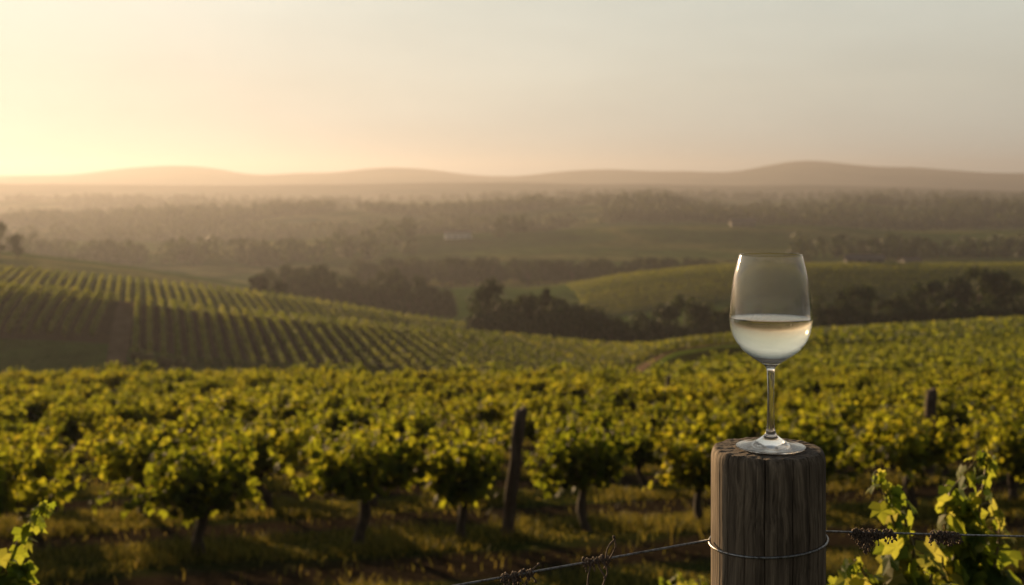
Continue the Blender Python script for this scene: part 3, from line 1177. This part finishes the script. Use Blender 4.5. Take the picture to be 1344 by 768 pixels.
def farmhouse(name, px, D, w, d, h, rh, rz, label, cat, wins=3, wm=None):
    x, y = at(px, D)
    e = empty(name, (x, y, float(gz(x, y)) - .3), rz)
    a = MB()
    box_v(a, -w / 2, w / 2, -d / 2, d / 2, 0, h)
    k = len(a.v)
    for sx in (-1, 1):
        a.v += [Vector((sx * w / 2, -d / 2, h)), Vector((sx * w / 2, d / 2, h)), Vector((sx * w / 2, 0, h + rh))]
    a.t += [(k, k + 1, k + 2), (k + 3, k + 5, k + 4)]
    a.build("wall", wm or m_dull, e, False)
    rf = MB()
    for s in (-1, 1):
        k = len(rf.v)
        ox, oy = w / 2 + .5, d / 2 + .5
        for dz in (0, .18):
            rf.v += [Vector((-ox, s * oy, h - .25 + dz)), Vector((ox, s * oy, h - .25 + dz)), Vector((ox, 0, h + rh + .05 + dz)), Vector((-ox, 0, h + rh + .05 + dz))]
        for f_ in ((0, 1, 2, 3), (4, 5, 6, 7), (0, 1, 5, 4), (1, 2, 6, 5), (2, 3, 7, 6), (3, 0, 4, 7)):
            rf.q.append(tuple(k + i for i in f_))
    rf.build("roof", m_roof, e, False)
    for i in range(wins):
        wv = MB()
        cx_ = -w / 2 + w * (i + .5) / wins
        box_v(wv, cx_ - .5, cx_ + .5, -d / 2 - .04, -d / 2 + .1, 1.0, 2.3)
        wv.build("window", m_dark, e, False)
    tag(e, label, cat)
    return e


farmhouse("farm_shed", 601, 940, 20, 9, 4.6, 2.4, R(8), "long pale farm shed alone on the green slope in the hazy valley", "shed", 4, m_white)
farmhouse("farmhouse", 1134, 497, 15, 8, 2.6, 1.7, R(-12), "grey roofed farmhouse half sunk behind the green hill right of the glass", "house", 4)
farmhouse("farmhouse", 1194, 520, 8, 6, 2.0, 1.2, R(15), "small outbuilding right of the grey roofed farmhouse", "house", 2)
farmhouse("farmhouse", 975, 985, 20, 9, 4, 2.5, R(-5), "faint pale farmhouse high on the far green field above the glass", "house", 3)

# ------------------------------------------------------------------ wood
def wood_mat(name, dark, mid, light, sx=60, sz=2.2):
    m, n, l, b = new_mat(name)
    base_co = coords(n, l)
    wn_ = tex_noise(n, l, 7.0, 3, .5, base_co)
    sc = n.new("ShaderNodeVectorMath")
    sc.operation = 'SCALE'
    sc.inputs["Scale"].default_value = .028
    l.new(wn_.outputs["Color"], sc.inputs[0])
    av = n.new("ShaderNodeVectorMath")
    av.operation = 'ADD'
    l.new(base_co, av.inputs[0])
    l.new(sc.outputs[0], av.inputs[1])

    def stretched(a_, b_):
        mp = n.new("ShaderNodeMapping")
        mp.inputs["Scale"].default_value = (a_, a_, b_)
        l.new(av.outputs[0], mp.inputs[0])
        return mp.outputs[0]

    co = stretched(sx, sz)
    a1 = tex_noise(n, l, 1.0, 8, .65, co, .4)
    co2 = stretched(sx * 4, sz * 5)
    a2 = tex_noise(n, l, 1.0, 5, .6, co2)
    co3 = coords(n, l, (9, 9, 3))
    a3 = tex_noise(n, l, 1.0, 4, .6, co3)
    r1 = ramp(n, l, a1.outputs[0], [(.28, dark), (.46, mid), (.66, light)])
    r2 = ramp(n, l, a2.outputs[0], [(.3, (.55, .54, .52)), (.65, (1.25, 1.22, 1.2))])
    r3 = ramp(n, l, a3.outputs[0], [(.3, (.75, .72, .70)), (.7, (1.2, 1.2, 1.2))])
    c = mixc(n, l, 1.0, r1.outputs[0], r2.outputs[0], 'MULTIPLY')
    c = mixc(n, l, 1.0, c, r3.outputs[0], 'MULTIPLY')
    co4 = stretched(sx * 2.6, sz * .7)
    a4 = tex_noise(n, l, 1.0, 3, .5, co4, .2)
    r4 = ramp(n, l, a4.outputs[0], [(.30, (.60, .58, .56)), (.40, (1, 1, 1)), (.68, (1, 1, 1)), (.78, (1.5, 1.45, 1.4))])
    c = mixc(n, l, 1.0, c, r4.outputs[0], 'MULTIPLY')
    l.new(c, b.inputs["Base Color"])
    b.inputs["Roughness"].default_value = .85
    b.inputs["Specular IOR Level"].default_value = .25
    mx = n.new("ShaderNodeMath")
    mx.operation = 'ADD'
    l.new(a1.outputs[0], mx.inputs[0])
    l.new(a2.outputs[0], mx.inputs[1])
    add_bump(n, l, b, mx.outputs[0], .55, .0010)
    return m


m_wood = wood_mat("weathered_post_wood", (.045, .034, .026), (.13, .10, .073), (.28, .22, .16), 100, 3.0)
m_stake = wood_mat("old_stake_wood", (.03, .02, .014), (.08, .055, .04), (.15, .11, .08), 30, 2)

m_end, n, l, b = new_mat("post_end_grain")
co = coords(n, l)
wv = n.new("ShaderNodeTexWave")
wv.wave_type = 'RINGS'
wv.rings_direction = 'Z'
wv.inputs["Scale"].default_value = 60
wv.inputs["Distortion"].default_value = 3.5
wv.inputs["Detail"].default_value = 3
l.new(co, wv.inputs[0])
a1 = tex_noise(n, l, 260, 6, .7, co)
a2 = tex_noise(n, l, 40, 5, .6, co)
r1 = ramp(n, l, a1.outputs[0], [(.3, (.07, .05, .036)), (.5, (.17, .125, .09)), (.72, (.32, .25, .19))])
r2 = ramp(n, l, wv.outputs[0], [(.0, (.7, .68, .66)), (1., (1.1, 1.1, 1.1))])
r3 = ramp(n, l, a2.outputs[0], [(.35, (.6, .58, .56)), (.65, (1.15, 1.15, 1.15))])
c = mixc(n, l, 1.0, mixc(n, l, 1.0, r1.outputs[0], r2.outputs[0], 'MULTIPLY'), r3.outputs[0], 'MULTIPLY')
l.new(c, b.inputs["Base Color"])
b.inputs["Roughness"].default_value = .9
add_bump(n, l, b, a1.outputs[0], 1.0, .0025)

# ---- the big round post
PD = 1.27                                   # distance of its axis
K = PD / F                                  # metres per photo pixel there
PX, PR = (1008 - CX) * K, 75.0 * K
PTOP = -(588.0 - HY) * K
PBASE = float(gz(PX, PD)) - .05
post = empty("wooden_post", (PX, PD, PBASE))
tag(post, "thick round weathered grey wooden post with the wine glass standing on it", "post")
SEG = 760
th = np.arange(SEG) / SEG * 2 * np.pi
rg = np.random.default_rng(3)


def smooth_rand(n_, w):
    a = rg.normal(0, 1, n_)
    k = np.exp(-.5 * (np.arange(-4 * w, 4 * w + 1) / w) ** 2)
    k /= k.sum()
    a = np.real(np.fft.ifft(np.fft.fft(a) * np.fft.fft(np.roll(np.pad(k, (0, n_ - len(k))), -4 * int(w)))))
    return a / a.std()


fineA, fineB = smooth_rand(SEG, 1), smooth_rand(SEG, 1)
midA, midB = smooth_rand(SEG, 5), smooth_rand(SEG, 5)
big = smooth_rand(SEG, 40)
Hh = PTOP - PBASE
zr = np.concatenate([np.linspace(0, Hh - .30, 12)[:-1], np.linspace(Hh - .30, Hh - .012, 120), Hh - .012 + .012 * np.sin(np.linspace(0, np.pi / 2, 9))[1:]])
# drying cracks: angle (0 = towards the camera), depth, half width, lowest extent below the top
CR = [(-.27, .0040, .0075, 2), (.20, .0045, .0065, 2), (-.62, .0018, .007, .35), (.55, .0022, .008, .2), (.80, .0025, .008, 2), (-.05, .0015, .007, .12), (-.95, .002, .008, 2), (1.15, .002, .009, .5),
      (2.0, .008, .01, 2), (3.0, .008, .01, 2), (-2.1, .01, .01, 2), (-.42, .0016, .006, 2), (.98, .002, .007, 2)]
V = []
for z in zr:
    t = z - (Hh - .30)
    w = .5 + .5 * math.sin(z * 21.0)
    warp = .022 * math.sin(z * 14) + .011 * math.sin(z * 33 + 1) + .004 * math.sin(z * 90)
    d = (fineA * w + fineB * (1 - w)) * .00009 + (midA * (1 - w) + midB * w) * .00012 + big * .0006
    rad = PR + d
    for ang, dep, hw, ext in CR:
        a0 = -math.pi / 2 + ang + warp * (1 + .4 * math.sin(ang * 9)) + .004 * math.sin(z * 60 + ang * 20)
        dd = np.abs((th - a0 + np.pi) % (2 * np.pi) - np.pi)
        below = Hh - z
        fade = max(0.0, min(1.0, (ext - below) / .05)) * (.55 + .45 * math.sin(z * 13 + ang * 7) ** 2)
        rad = rad - dep * fade * np.exp(-(dd / hw) ** 2)
    if z > Hh - .012:
        q = (z - (Hh - .012)) / .012
        rad = rad - .0045 * (1 - math.sqrt(max(0, 1 - q * q))) - .0003 * np.abs(midA) * q
    V.append(np.stack([np.cos(th) * rad, np.sin(th) * rad, np.full(SEG, z) + (0 if z < Hh - .012 else 1) * midB * .0003 * ((z - Hh + .012) / .012)], -1))
nr = len(V)
V = np.concatenate(V)
i, j = np.meshgrid(np.arange(nr - 1), np.arange(SEG), indexing='ij')
a = i * SEG + j
bb = i * SEG + (j + 1) % SEG
Q = np.stack([a, bb, bb + SEG, a + SEG], -1).reshape(-1, 4)
mesh_np("shaft", V, Q, None, m_wood, post, True)
# top: end grain with radial checks
last = V[-SEG:]
rings = 60
TV = []
for i in range(rings):
    f_ = 1 - i / rings
    p = last * [f_, f_, 1]
    zz = last[:, 2] * f_ ** 3 + Hh * (1 - f_ ** 3)
    nz = np.array([noise.noise(Vector((p[k, 0] * 160, p[k, 1] * 160, 0))) for k in range(SEG)])
    nz2 = np.array([noise.noise(Vector((p[k, 0] * 45, p[k, 1] * 45, 4))) for k in range(SEG)])
    zz = zz + (.0006 * nz + .0008 * nz2) * min(1, i / 3)
    for ang, dep, hw, ext in CR:
        a0 = -math.pi / 2 + ang + .05 * math.sin(f_ * 6 + ang)
        dd = np.abs((th - a0 + np.pi) % (2 * np.pi) - np.pi) * max(f_, .15)
        zz = zz - dep * .2 * max(0, f_ - .25) * np.exp(-(dd / (hw * .8)) ** 2)
    q = p.copy()
    q[:, 2] = zz
    TV.append(q)
TV.append(np.array([[0, 0, Hh]]))
TV = np.concatenate(TV)
i, j = np.meshgrid(np.arange(rings - 1), np.arange(SEG), indexing='ij')
a = i * SEG + j
bb = i * SEG + (j + 1) % SEG
Q = np.stack([a, bb, bb + SEG, a + SEG], -1).reshape(-1, 4)
j = np.arange(SEG)
T = np.stack([(rings - 1) * SEG + j, (rings - 1) * SEG + (j + 1) % SEG, np.full(SEG, rings * SEG)], -1)
mesh_np("end_grain", TV, Q, T, m_end, post, True)

# ------------------------------------------------------------------ the wine glass
m_glass, n, l, b = new_mat("clear_glass")
out = n["Material Output"]
b.inputs["Base Color"].default_value = (.985, .99, .985, 1)
b.inputs["Roughness"].default_value = .045
b.inputs["IOR"].default_value = 1.5
b.inputs["Transmission Weight"].default_value = 1.0
# a thin film of dust and dried drops on the bowl
co = coords(n, l)
a1 = tex_noise(n, l, 420, 3, .8, co)
a2 = tex_noise(n, l, 35, 4, .6, co)
sp1 = ramp(n, l, a1.outputs[0], [(.60, (0, 0, 0)), (.72, (1, 1, 1))])
sp2 = ramp(n, l, a2.outputs[0], [(.35, (.2, .2, .2)), (.7, (1, 1, 1))])
mm = mixc(n, l, 1.0, sp1.outputs[0], sp2.outputs[0], 'MULTIPLY')
ad = n.new("ShaderNodeMath")
ad.operation = 'MULTIPLY_ADD'
ad.inputs[1].default_value = .10
ad.inputs[2].default_value = .03
l.new(mm, ad.inputs[0])
df = n.new("ShaderNodeBsdfDiffuse")
df.inputs[0].default_value = (.8, .8, .8, 1)
tl = n.new("ShaderNodeBsdfTranslucent")
tl.inputs[0].default_value = (.8, .8, .8, 1)
m1 = n.new("ShaderNodeMixShader")
m1.inputs[0].default_value = .5
l.new(df.outputs[0], m1.inputs[1])
l.new(tl.outputs[0], m1.inputs[2])
m2 = n.new("ShaderNodeMixShader")
l.new(ad.outputs[0], m2.inputs[0])
l.new(b.outputs[0], m2.inputs[1])
l.new(m1.outputs[0], m2.inputs[2])
l.new(m2.outputs[0], out.inputs[0])

m_wine, n, l, b = new_mat("white_wine")
out = n["Material Output"]
b.inputs["Base Color"].default_value = (1, 1, 1, 1)
b.inputs["Roughness"].default_value = 0
b.inputs["IOR"].default_value = 1.34
b.inputs["Transmission Weight"].default_value = 1
va = n.new("ShaderNodeVolumeAbsorption")
va.inputs["Color"].default_value = (.98, .90, .50, 1)
va.inputs["Density"].default_value = 7.0
l.new(va.outputs[0], out.inputs["Volume"])

GX = (1011 - CX) * K
GZ = -(584.0 - HY) * K
GZ = PTOP + .0014
FOOT_Y = HY - GZ / K       # photo row of the foot plane
hgt = lambda y: (FOOT_Y - y) * K
glass = empty("wine_glass", (GX, PD - .002, GZ))
tag(glass, "stemmed glass half full of pale white wine standing on the wooden post", "wine glass")
# outer bowl from stem to rim, in photo rows
outer = [(4.9, 492), (5.3, 485), (7.0, 481), (12, 476.5), (21, 471), (35, 461), (44.7, 449.5), (50.6, 437), (53.1, 424), (53.3, 413), (51.8, 393), (48.6, 367), (44.2, 347), (41.0, 334.6)]
outer = smooth_curve([(r_ * K, hgt(y)) for r_, y in outer], 7)
TH = .0011
# inner wall = offset of the outer, with a thicker base
inner = []
for (r_, z) in outer:
    if z < hgt(474):
        continue
    inner.append((r_ - TH if z > hgt(455) else r_ - TH - .0006 * (hgt(455) - z) / (hgt(455) - hgt(474)), z))
zb = hgt(472)
inner = [(0, zb)] + [(r_, z) for r_, z in smooth_curve([(0, zb), (.008, zb + .0009), (inner[0][0] * .92, max(inner[0][1], zb + .0028))], 6)[1:]] + [p for p in inner if p[0] > inner[0][0] * 1.05 and p[1] > zb + .0034]
rim = []
ro, zo = outer[-1]
ri, zi = inner[-1]
for k in range(1, 6):
    t = math.pi * k / 6
    rim.append(((ro + ri) / 2 + (ro - ri) / 2 * math.cos(t), zo + (ro - ri) / 2 * math.sin(t) * 1.2))
prof = outer + rim + inner[::-1]
revolve("bowl", prof, 128, m_glass, glass)
stem = smooth_curve([(11, 572.5), (7.6, 569), (5.6, 562), (4.9, 550), (4.5, 530), (4.4, 512), (4.6, 500), (4.9, 492)], 8)
stem = [(r_ * K, hgt(y)) for r_, y in stem]
revolve("stem", stem, 64, m_glass, glass)
ft = [(0, .0004), (.020, .0006), (.0335, .0), (.0352, .0003), (.0356, .0010), (.0350, .0016), (.030, .0023), (.022, .0040), (.015, .0066)]
z0 = hgt(572.5)
ft = smooth_curve(ft + [(11 * K, z0)], 6)
revolve("foot", ft, 128, m_glass, glass)
# wine
zl = hgt(417.5)
wp = []
for r_, z in inner:
    if z < zl:
        wp.append((r_ + (.0004 if r_ > 0 else 0), z - (.0003 if r_ < .012 else 0)))
rl = np.interp(zl, [z for _, z in inner], [r_ for r_, _ in inner])
wp += [(rl + .0004, zl + .0006), (rl - .0004, zl + .0003), (rl - .0014, zl), (rl * .5, zl), (0, zl)]
revolve("wine", wp, 128, m_wine, glass)

# ------------------------------------------------------------------ fence wire
m_wire, n, l, b = new_mat("galvanised_wire")
b.inputs["Base Color"].default_value = (.30, .30, .31, 1)
b.inputs["Metallic"].default_value = .85
b.inputs["Roughness"].default_value = .42
a1 = tex_noise(n, l, 300, 4, .6, coords(n, l))
r1 = ramp(n, l, a1.outputs[0], [(.35, (.12, .10, .09)), (.6, (.36, .36, .37))])
l.new(r1.outputs[0], b.inputs["Base Color"])


def at3(px, py, D):
    return Vector(((px - CX) / F * D, D, -(py - HY) / F * D))


wire = empty("fence_wire", (PX, PD, PTOP - .1))
tag(wire, "thin grey fence wire strung across the foreground and looped round the big post", "wire")
wire_inv = Vector((PX, PD, PTOP - .1))


def local(pts, o):
    return [Vector(p) - o for p in pts]


def wire_left(t):      # t 0 at the post, 1 far left
    a_, b_ = at3(931, 709, PD - .004), at3(-700, 960, 1.12)
    p = a_.lerp(b_, t)
    p.z -= .010 * math.sin(math.pi * min(1, t * 1.0)) * 1.0
    return p


def wire_right(t):
    a_, b_ = at3(1082, 697.5, PD + .004), at3(2300, 668, 1.75)
    p = a_.lerp(b_, t)
    p.z -= .022 * math.sin(math.pi * t)
    return p


w = MB()
w.tube(local([wire_left(i / 40) for i in range(41)], wire_inv), .00115, 8)
w.build("left_strand", m_wire, wire)
w = MB()
w.tube(local([wire_right(i / 40) for i in range(41)], wire_inv), .00105, 8)
w.build("right_strand", m_wire, wire)
w = MB()
loop = []
for k in range(97):
    t = 2 * math.pi * k / 96
    rr_ = PR + .0009
    cxp, cyp = math.cos(t) * rr_, math.sin(t) * rr_
    zc = -(708.5 - HY) * K - .0045 * -math.cos(t) * 1.0
    loop.append(Vector((PX + cxp, PD + cyp, zc)))
w.tube(local(loop, wire_inv), .00125, 8, False)
w.build("post_loop", m_wire, wire)

# ------------------------------------------------------------------ dried vine tendrils on the wire
m_dry, n, l, b = new_mat("dried_tendril")
a1 = tex_noise(n, l, 400, 4, .6, coords(n, l))
r1 = ramp(n, l, a1.outputs[0], [(.3, (.045, .03, .024)), (.55, (.14, .095, .07)), (.75, (.34, .25, .17))])
l.new(r1.outputs[0], b.inputs["Base Color"])
b.inputs["Roughness"].default_value = .85


def param_at(fn, px):
    lo, hi = 0.0, 1.0
    best = min(((abs(CX + F * fn(i / 2000).x / fn(i / 2000).y - px), i / 2000) for i in range(2001)))
    return best[1]


def wrap(mb, fn, px0, px1, turns, r=.0026, th_=.0008):
    t0, t1 = param_at(fn, px0), param_at(fn, px1)
    pts = []
    for i in range(turns * 14 + 1):
        s = i / (turns * 14)
        p = fn(t0 + (t1 - t0) * s)
        a_ = s * turns * 2 * math.pi
        q = r * (1 + .35 * math.sin(s * 23))
        pts.append(p + Vector((0, math.cos(a_) * q, math.sin(a_) * q)))
    mb.tube(pts, th_, 6)


def tendril(name, fn, px0, px1, label, drape=0, seed=1, curls=(), nub=14, tri=None):
    random.seed(seed)
    mb = MB()
    wrap(mb, fn, px0, px1, max(2, int((px1 - px0) / 7)), .0024, .0009)
    wrap(mb, fn, px0 + 3, px1 - 2, max(2, int((px1 - px0) / 9)), .0032, .0007)
    t0, t1 = param_at(fn, px0), param_at(fn, px1)
    for i in range(nub):
        s = random.random()
        p = fn(t0 + (t1 - t0) * s) + Vector((0, random.uniform(-.002, .002), random.uniform(-.003, .003)))
        mb.blob(p, random.uniform(.0010, .0024), jit=.3)
    if drape:
        for i in range(drape):
            s = random.random()
            p = fn(t0 + (t1 - t0) * s)
            ln = random.uniform(.003, .012) if tri is None else tri * (1 - abs(2 * s - 1)) * random.uniform(.4, 1) + .003
            q = p.copy()
            pts = [p]
            for k in range(4):
                q = q + Vector((random.uniform(-.0022, .0022), random.uniform(-.002, .002), -ln / 4))
                pts.append(q)
            mb.tube(pts, [.0007, .0006, .0006, .0005, .0005], 5)
            for k in pts[1:]:
                if random.random() < .7:
                    mb.blob(k + Vector((random.uniform(-.001, .001), random.uniform(-.001, .001), 0)), random.uniform(.0009, .0017), jit=.35, seg=6)
    for c in curls:
        mb.tube([at3(*q) for q in smooth3(c, 6)], [.0009] * ((len(c) - 1) * 6 + 1), 6)
        e = at3(*c[-1])
        mb.blob(e, .0016, jit=.3)
    o0 = fn((t0 + t1) / 2)
    mb.v = [Vector(v) - o0 for v in mb.v]
    o = mb.build(name, m_dry)
    o.location = o0
    return tag(o, label, "tendril")


def smooth3(pts, n_):
    P = [pts[0]] + list(pts) + [pts[-1]]
    out_ = []
    for i in range(1, len(P) - 2):
        p0, p1, p2, p3 = (np.array(P[i + k - 1], float) for k in range(4))
        for j in range(n_):
            t = j / n_
            out_.append(tuple(.5 * ((2 * p1) + (-p0 + p2) * t + (2 * p0 - 5 * p1 + 4 * p2 - p3) * t * t + (-p0 + 3 * p1 - 3 * p2 + p3) * t ** 3)))
    out_.append(tuple(float(c_) for c_ in pts[-1]))
    return out_


d_ = 1.245
tendril("dried_tendril", wire_left, 766, 803, "dried tendril with a tall curled loop standing above the wire left of the post", 8, 3,
        curls=[[(795, 733, d_), (797, 722, d_ - .003), (801, 714, d_), (806, 709, d_)],
               [(800, 734, d_), (804, 727, d_ + .003), (808, 718, d_), (807, 711, d_), (805.5, 705, d_)],
               [(776, 738, d_), (774, 748, d_), (772, 758, d_), (771, 772, d_)],
               [(784, 738, d_), (789, 749, d_), (794, 757, d_), (793, 764, d_), (789, 774, d_)],
               [(790, 737, d_ + .002), (796, 745, d_), (797, 753, d_), (794, 758, d_)],
               [(767, 737, d_), (764, 735, d_ - .002), (766, 733, d_)]], nub=22)
tendril("dried_tendril", wire_left, 658, 702, "knotted dried tendril with dead leaf scraps on the wire left of the looped one", 26, 5,
        curls=[[(698, 748, d_), (703, 744, d_), (707, 741, d_)], [(690, 752, d_), (699, 757, d_), (703, 763, d_)]], nub=26)
tendril("dried_tendril", wire_left, 534, 556, "small dried knot on the wire at the bottom picture edge", 4, 6, nub=12)
tendril("dried_tendril", wire_right, 1120, 1156, "dense hanging bunch of dried brown twiglets on the wire just right of the post", 70, 8, nub=30, tri=.021)
tendril("dried_tendril", wire_right, 1160, 1176, "tiny dried knot on the wire right of the hanging bunch", 10, 9, nub=8)
tendril("dried_tendril", wire_right, 1222, 1258, "dark dried knot of twiglets on the wire in front of the tall right shoot", 44, 10,
        curls=[[(1246, 704, 1.33), (1252, 707, 1.33), (1248, 712, 1.33), (1240, 714, 1.33)]], nub=34)

# ------------------------------------------------------------------ leaning stakes in the vine rows
def stake(px_b, D, px_t, yt, w_, label):
    x, y = at(px_b, D)
    zb_ = float(gz(x, y))
    top = at3(px_t, yt, D)
    mb = MB()
    base = Vector((x, y, zb_ - .1))
    n_ = 8
    pts = [base.lerp(top, i / n_) + Vector((.008 * math.sin(i * 1.7), 0, 0)) for i in range(n_ + 1)]
    pts.append(top + (top - base).normalized() * .012)
    mb.tube([p - base for p in pts], [w_ * (1 + .06 * math.sin(i * 2.1)) for i in range(n_ + 1)] + [w_ * .75], 12)
    o = mb.build("wooden_stake", m_stake)
    o.location = base
    return tag(o, label, "stake")


q = (664 - CX) / F
stake(664, ROW0 / (1 - ROWS * q) + .02, 684, 538, .078, "tall dark wooden stake leaning right, standing in the front row of vines")
stake(1217, 21.5, 1223, 512, .095, "short dark stake top showing above the vines right of the glass")
stake(876, 38, 877, 494, .07, "faint slim stake far back among the vine rows left of the glass")

# ------------------------------------------------------------------ foreground vine shoots
m_leaf_near, n, l, b = new_mat("near_vine_leaf")
out = n["Material Output"]
geo = n.new("ShaderNodeNewGeometry")
a1 = tex_noise(n, l, 30, 4, .6, coords(n, l))
r1 = ramp(n, l, geo.outputs["Random Per Island"], [(0, (.035, .065, .012)), (.55, (.06, .10, .018)), (.95, (.10, .13, .03)), (1, (.18, .13, .05))])
r2 = ramp(n, l, geo.outputs["Random Per Island"], [(0, (.30, .40, .03)), (.55, (.48, .53, .05)), (.95, (.65, .62, .11)), (1, (.6, .46, .16))])
rm = ramp(n, l, a1.outputs[0], [(.3, (.7, .75, .7)), (.7, (1.15, 1.1, 1.1))])
l.new(mixc(n, l, 1.0, r1.outputs[0], rm.outputs[0], 'MULTIPLY'), b.inputs["Base Color"])
b.inputs["Roughness"].default_value = .6
b.inputs["Specular IOR Level"].default_value = .15
add_bump(n, l, b, a1.outputs[0], .5, .004)
t_ = n.new("ShaderNodeBsdfTranslucent")
l.new(mixc(n, l, 1.0, r2.outputs[0], rm.outputs[0], 'MULTIPLY'), t_.inputs[0])
mx = n.new("ShaderNodeMixShader")
mx.inputs[0].default_value = .5
l.new(b.outputs[0], mx.inputs[1])
l.new(t_.outputs[0], mx.inputs[2])
l.new(mx.outputs[0], out.inputs[0])


def shoot_vine(label, D, base_px, shoots, mass=(), seed=1, lsize=.07, dens=1.0):
    """foreground vine: woody trunk, shoots given as photo sight-line points at distance D, leaves along them"""
    rr = random.Random(seed)
    bx, by = at(base_px, D)
    bz = float(gz(bx, by))
    root = empty("grapevine", (bx, by, bz))
    o0 = Vector((bx, by, bz))
    head = at3(base_px, 768 + 60, D)
    tr = MB()
    tr.tube([Vector((0, 0, -.1)), Vector((.03, 0, (head.z - bz) * .5)), head - o0], [.045, .036, .03], 9)
    tr.build("trunk", m_bark, root)
    cn = MB()
    P, N, S = [], [], []
    for sh in shoots:
        pts = [at3(*q[:2], D + (q[2] if len(q) > 2 else 0)) for q in sh]
        sm = [Vector(p) for p in smooth3([tuple(p) for p in pts], 6)]
        full_ = [head] + sm
        cn.tube([p - o0 for p in full_], [.007] + [.0045 - .003 * i / len(sm) for i in range(len(sm))], 6)
        L = sum((sm[i + 1] - sm[i]).length for i in range(len(sm) - 1))
        nn = int(L / .017 * dens)
        for i in range(nn):
            t = (i + rr.random() * .8) / nn
            k = min(int(t * (len(sm) - 1)), len(sm) - 2)
            p = sm[k].lerp(sm[k + 1], t * (len(sm) - 1) - k)
            s = lsize * (1.15 - .75 * t ** 1.5) * rr.uniform(.7, 1.15)
            side = -1 if i % 2 else 1
            dv = Vector((side * rr.uniform(.3, 1), rr.gauss(0, .8), rr.uniform(-.3, .5))).normalized()
            q = p + dv * s * rr.uniform(.1, .6)
            cn.tube([p - o0, p.lerp(q, .5) + Vector((0, 0, .004)) - o0, q - o0], .0013, 5)
            P.append(q)
            N.append(Vector((dv.x * .7 + rr.gauss(0, .35), rr.uniform(-1, .4), rr.uniform(0, .8))))
            S.append(s)
        tip = sm[-1]
        for i in range(7):
            P.append(tip + Vector((rr.uniform(-.012, .012), rr.uniform(-.012, .012), rr.uniform(-.02, .008))))
            N.append(Vector((rr.gauss(0, 1), rr.gauss(0, 1), .3)))
            S.append(rr.uniform(.012, .026))
    for (px, py, rad, n_) in mass:
        n_ = int(n_ * .65)
        c = at3(px, py, D)
        for i in range(n_):
            o = Vector((rr.gauss(0, 1), rr.gauss(0, 1), rr.gauss(0, 1))).normalized() * rad * rr.random() ** .4 / F * D
            P.append(c + o)
            N.append(Vector((o.x * 8 + rr.gauss(0, .5), rr.uniform(-1, .5), rr.uniform(.1, 1))))
            S.append(lsize * rr.uniform(.6, 1.15))
    cn.build("cane", m_cane, root)
    P = np.array([tuple(p - o0) for p in P])
    N = np.array([tuple(p) for p in N])
    V, T = leaves(P, N, np.array(S), np.random.default_rng(seed).normal(0, .5, len(P)), True)
    mesh_np("foliage", V, None, T, m_leaf_near, root, False)
    return tag(root, label, "grapevine")


shoot_vine("close grapevine with a leafy upright shoot crossing the wire just right of the post", 2.35, 1170,
           [[(1185, 800), (1182, 740), (1176, 700), (1163, 655), (1150, 618)],
            [(1195, 790), (1200, 735), (1190, 690), (1178, 655), (1166, 640)],
            [(1150, 800), (1138, 760), (1122, 735)],
            [(1215, 800), (1222, 760), (1226, 735)]],
           mass=[(1135, 775, 22, 12), (1175, 780, 30, 26), (1215, 770, 25, 18), (1180, 720, 14, 8)], seed=4, lsize=.06, dens=1.15)
shoot_vine("close tall leafy grapevine at the right whose highest shoot rises above the wire", 2.6, 1270,
           [[(1262, 800), (1252, 740), (1240, 690), (1246, 650), (1268, 620), (1292, 592)],
            [(1285, 800), (1286, 740), (1284, 690), (1290, 640), (1296, 600)],
            [(1262, 760), (1258, 700), (1266, 660)],
            [(1240, 780), (1236, 720), (1240, 700)],
            [(1300, 800), (1306, 740), (1312, 700), (1308, 672)]],
           mass=[(1255, 755, 34, 34), (1295, 760, 30, 30), (1270, 710, 26, 22), (1262, 665, 16, 10), (1310, 790, 30, 20)], seed=9, lsize=.062, dens=1.2)
shoot_vine("close leafy shoot rising into the bottom left corner of the picture", 2.5, -10,
           [[(-15, 790), (8, 740), (28, 705), (45, 680), (60, 660)],
            [(-30, 800), (-5, 770), (10, 750), (28, 742)]],
           mass=[(-5, 765, 24, 26), (20, 765, 24, 20)], seed=12, lsize=.052, dens=1.5)
shoot_vine("low sprig of yellow leaves peeping up beside the foot of the post at its right", 2.6, 1086,
           [[(1084, 810), (1083, 780), (1081, 764)]], mass=[(1084, 772, 9, 5)], seed=14, lsize=.045)
shoot_vine("dim low leafy sprig at the bottom edge left of the post", 4.5, 896,
           [[(900, 800), (896, 770), (890, 752)], [(915, 800), (918, 775), (921, 758)], [(880, 800), (874, 775), (872, 762)]], mass=[(900, 785, 24, 22)], seed=15, lsize=.07)

# ------------------------------------------------------------------ haze
hb = MB()
box_v(hb, -8700, 8700, -60, 7000, -110, 134)
m_haze = bpy.data.materials.new("haze_air")
m_haze.use_nodes = True
n, l = m_haze.node_tree.nodes, m_haze.node_tree.links
n.clear()
o_ = n.new("ShaderNodeOutputMaterial")
pv = n.new("ShaderNodeVolumePrincipled")
pv.inputs["Color"].default_value = (.41, .415, .47, 1)
pv.inputs["Density"].default_value = 2.25e-4
pv.inputs["Anisotropy"].default_value = .52
l.new(pv.outputs[0], o_.inputs["Volume"])
tag(hb.build("haze", m_haze, None, False), kind="stuff")
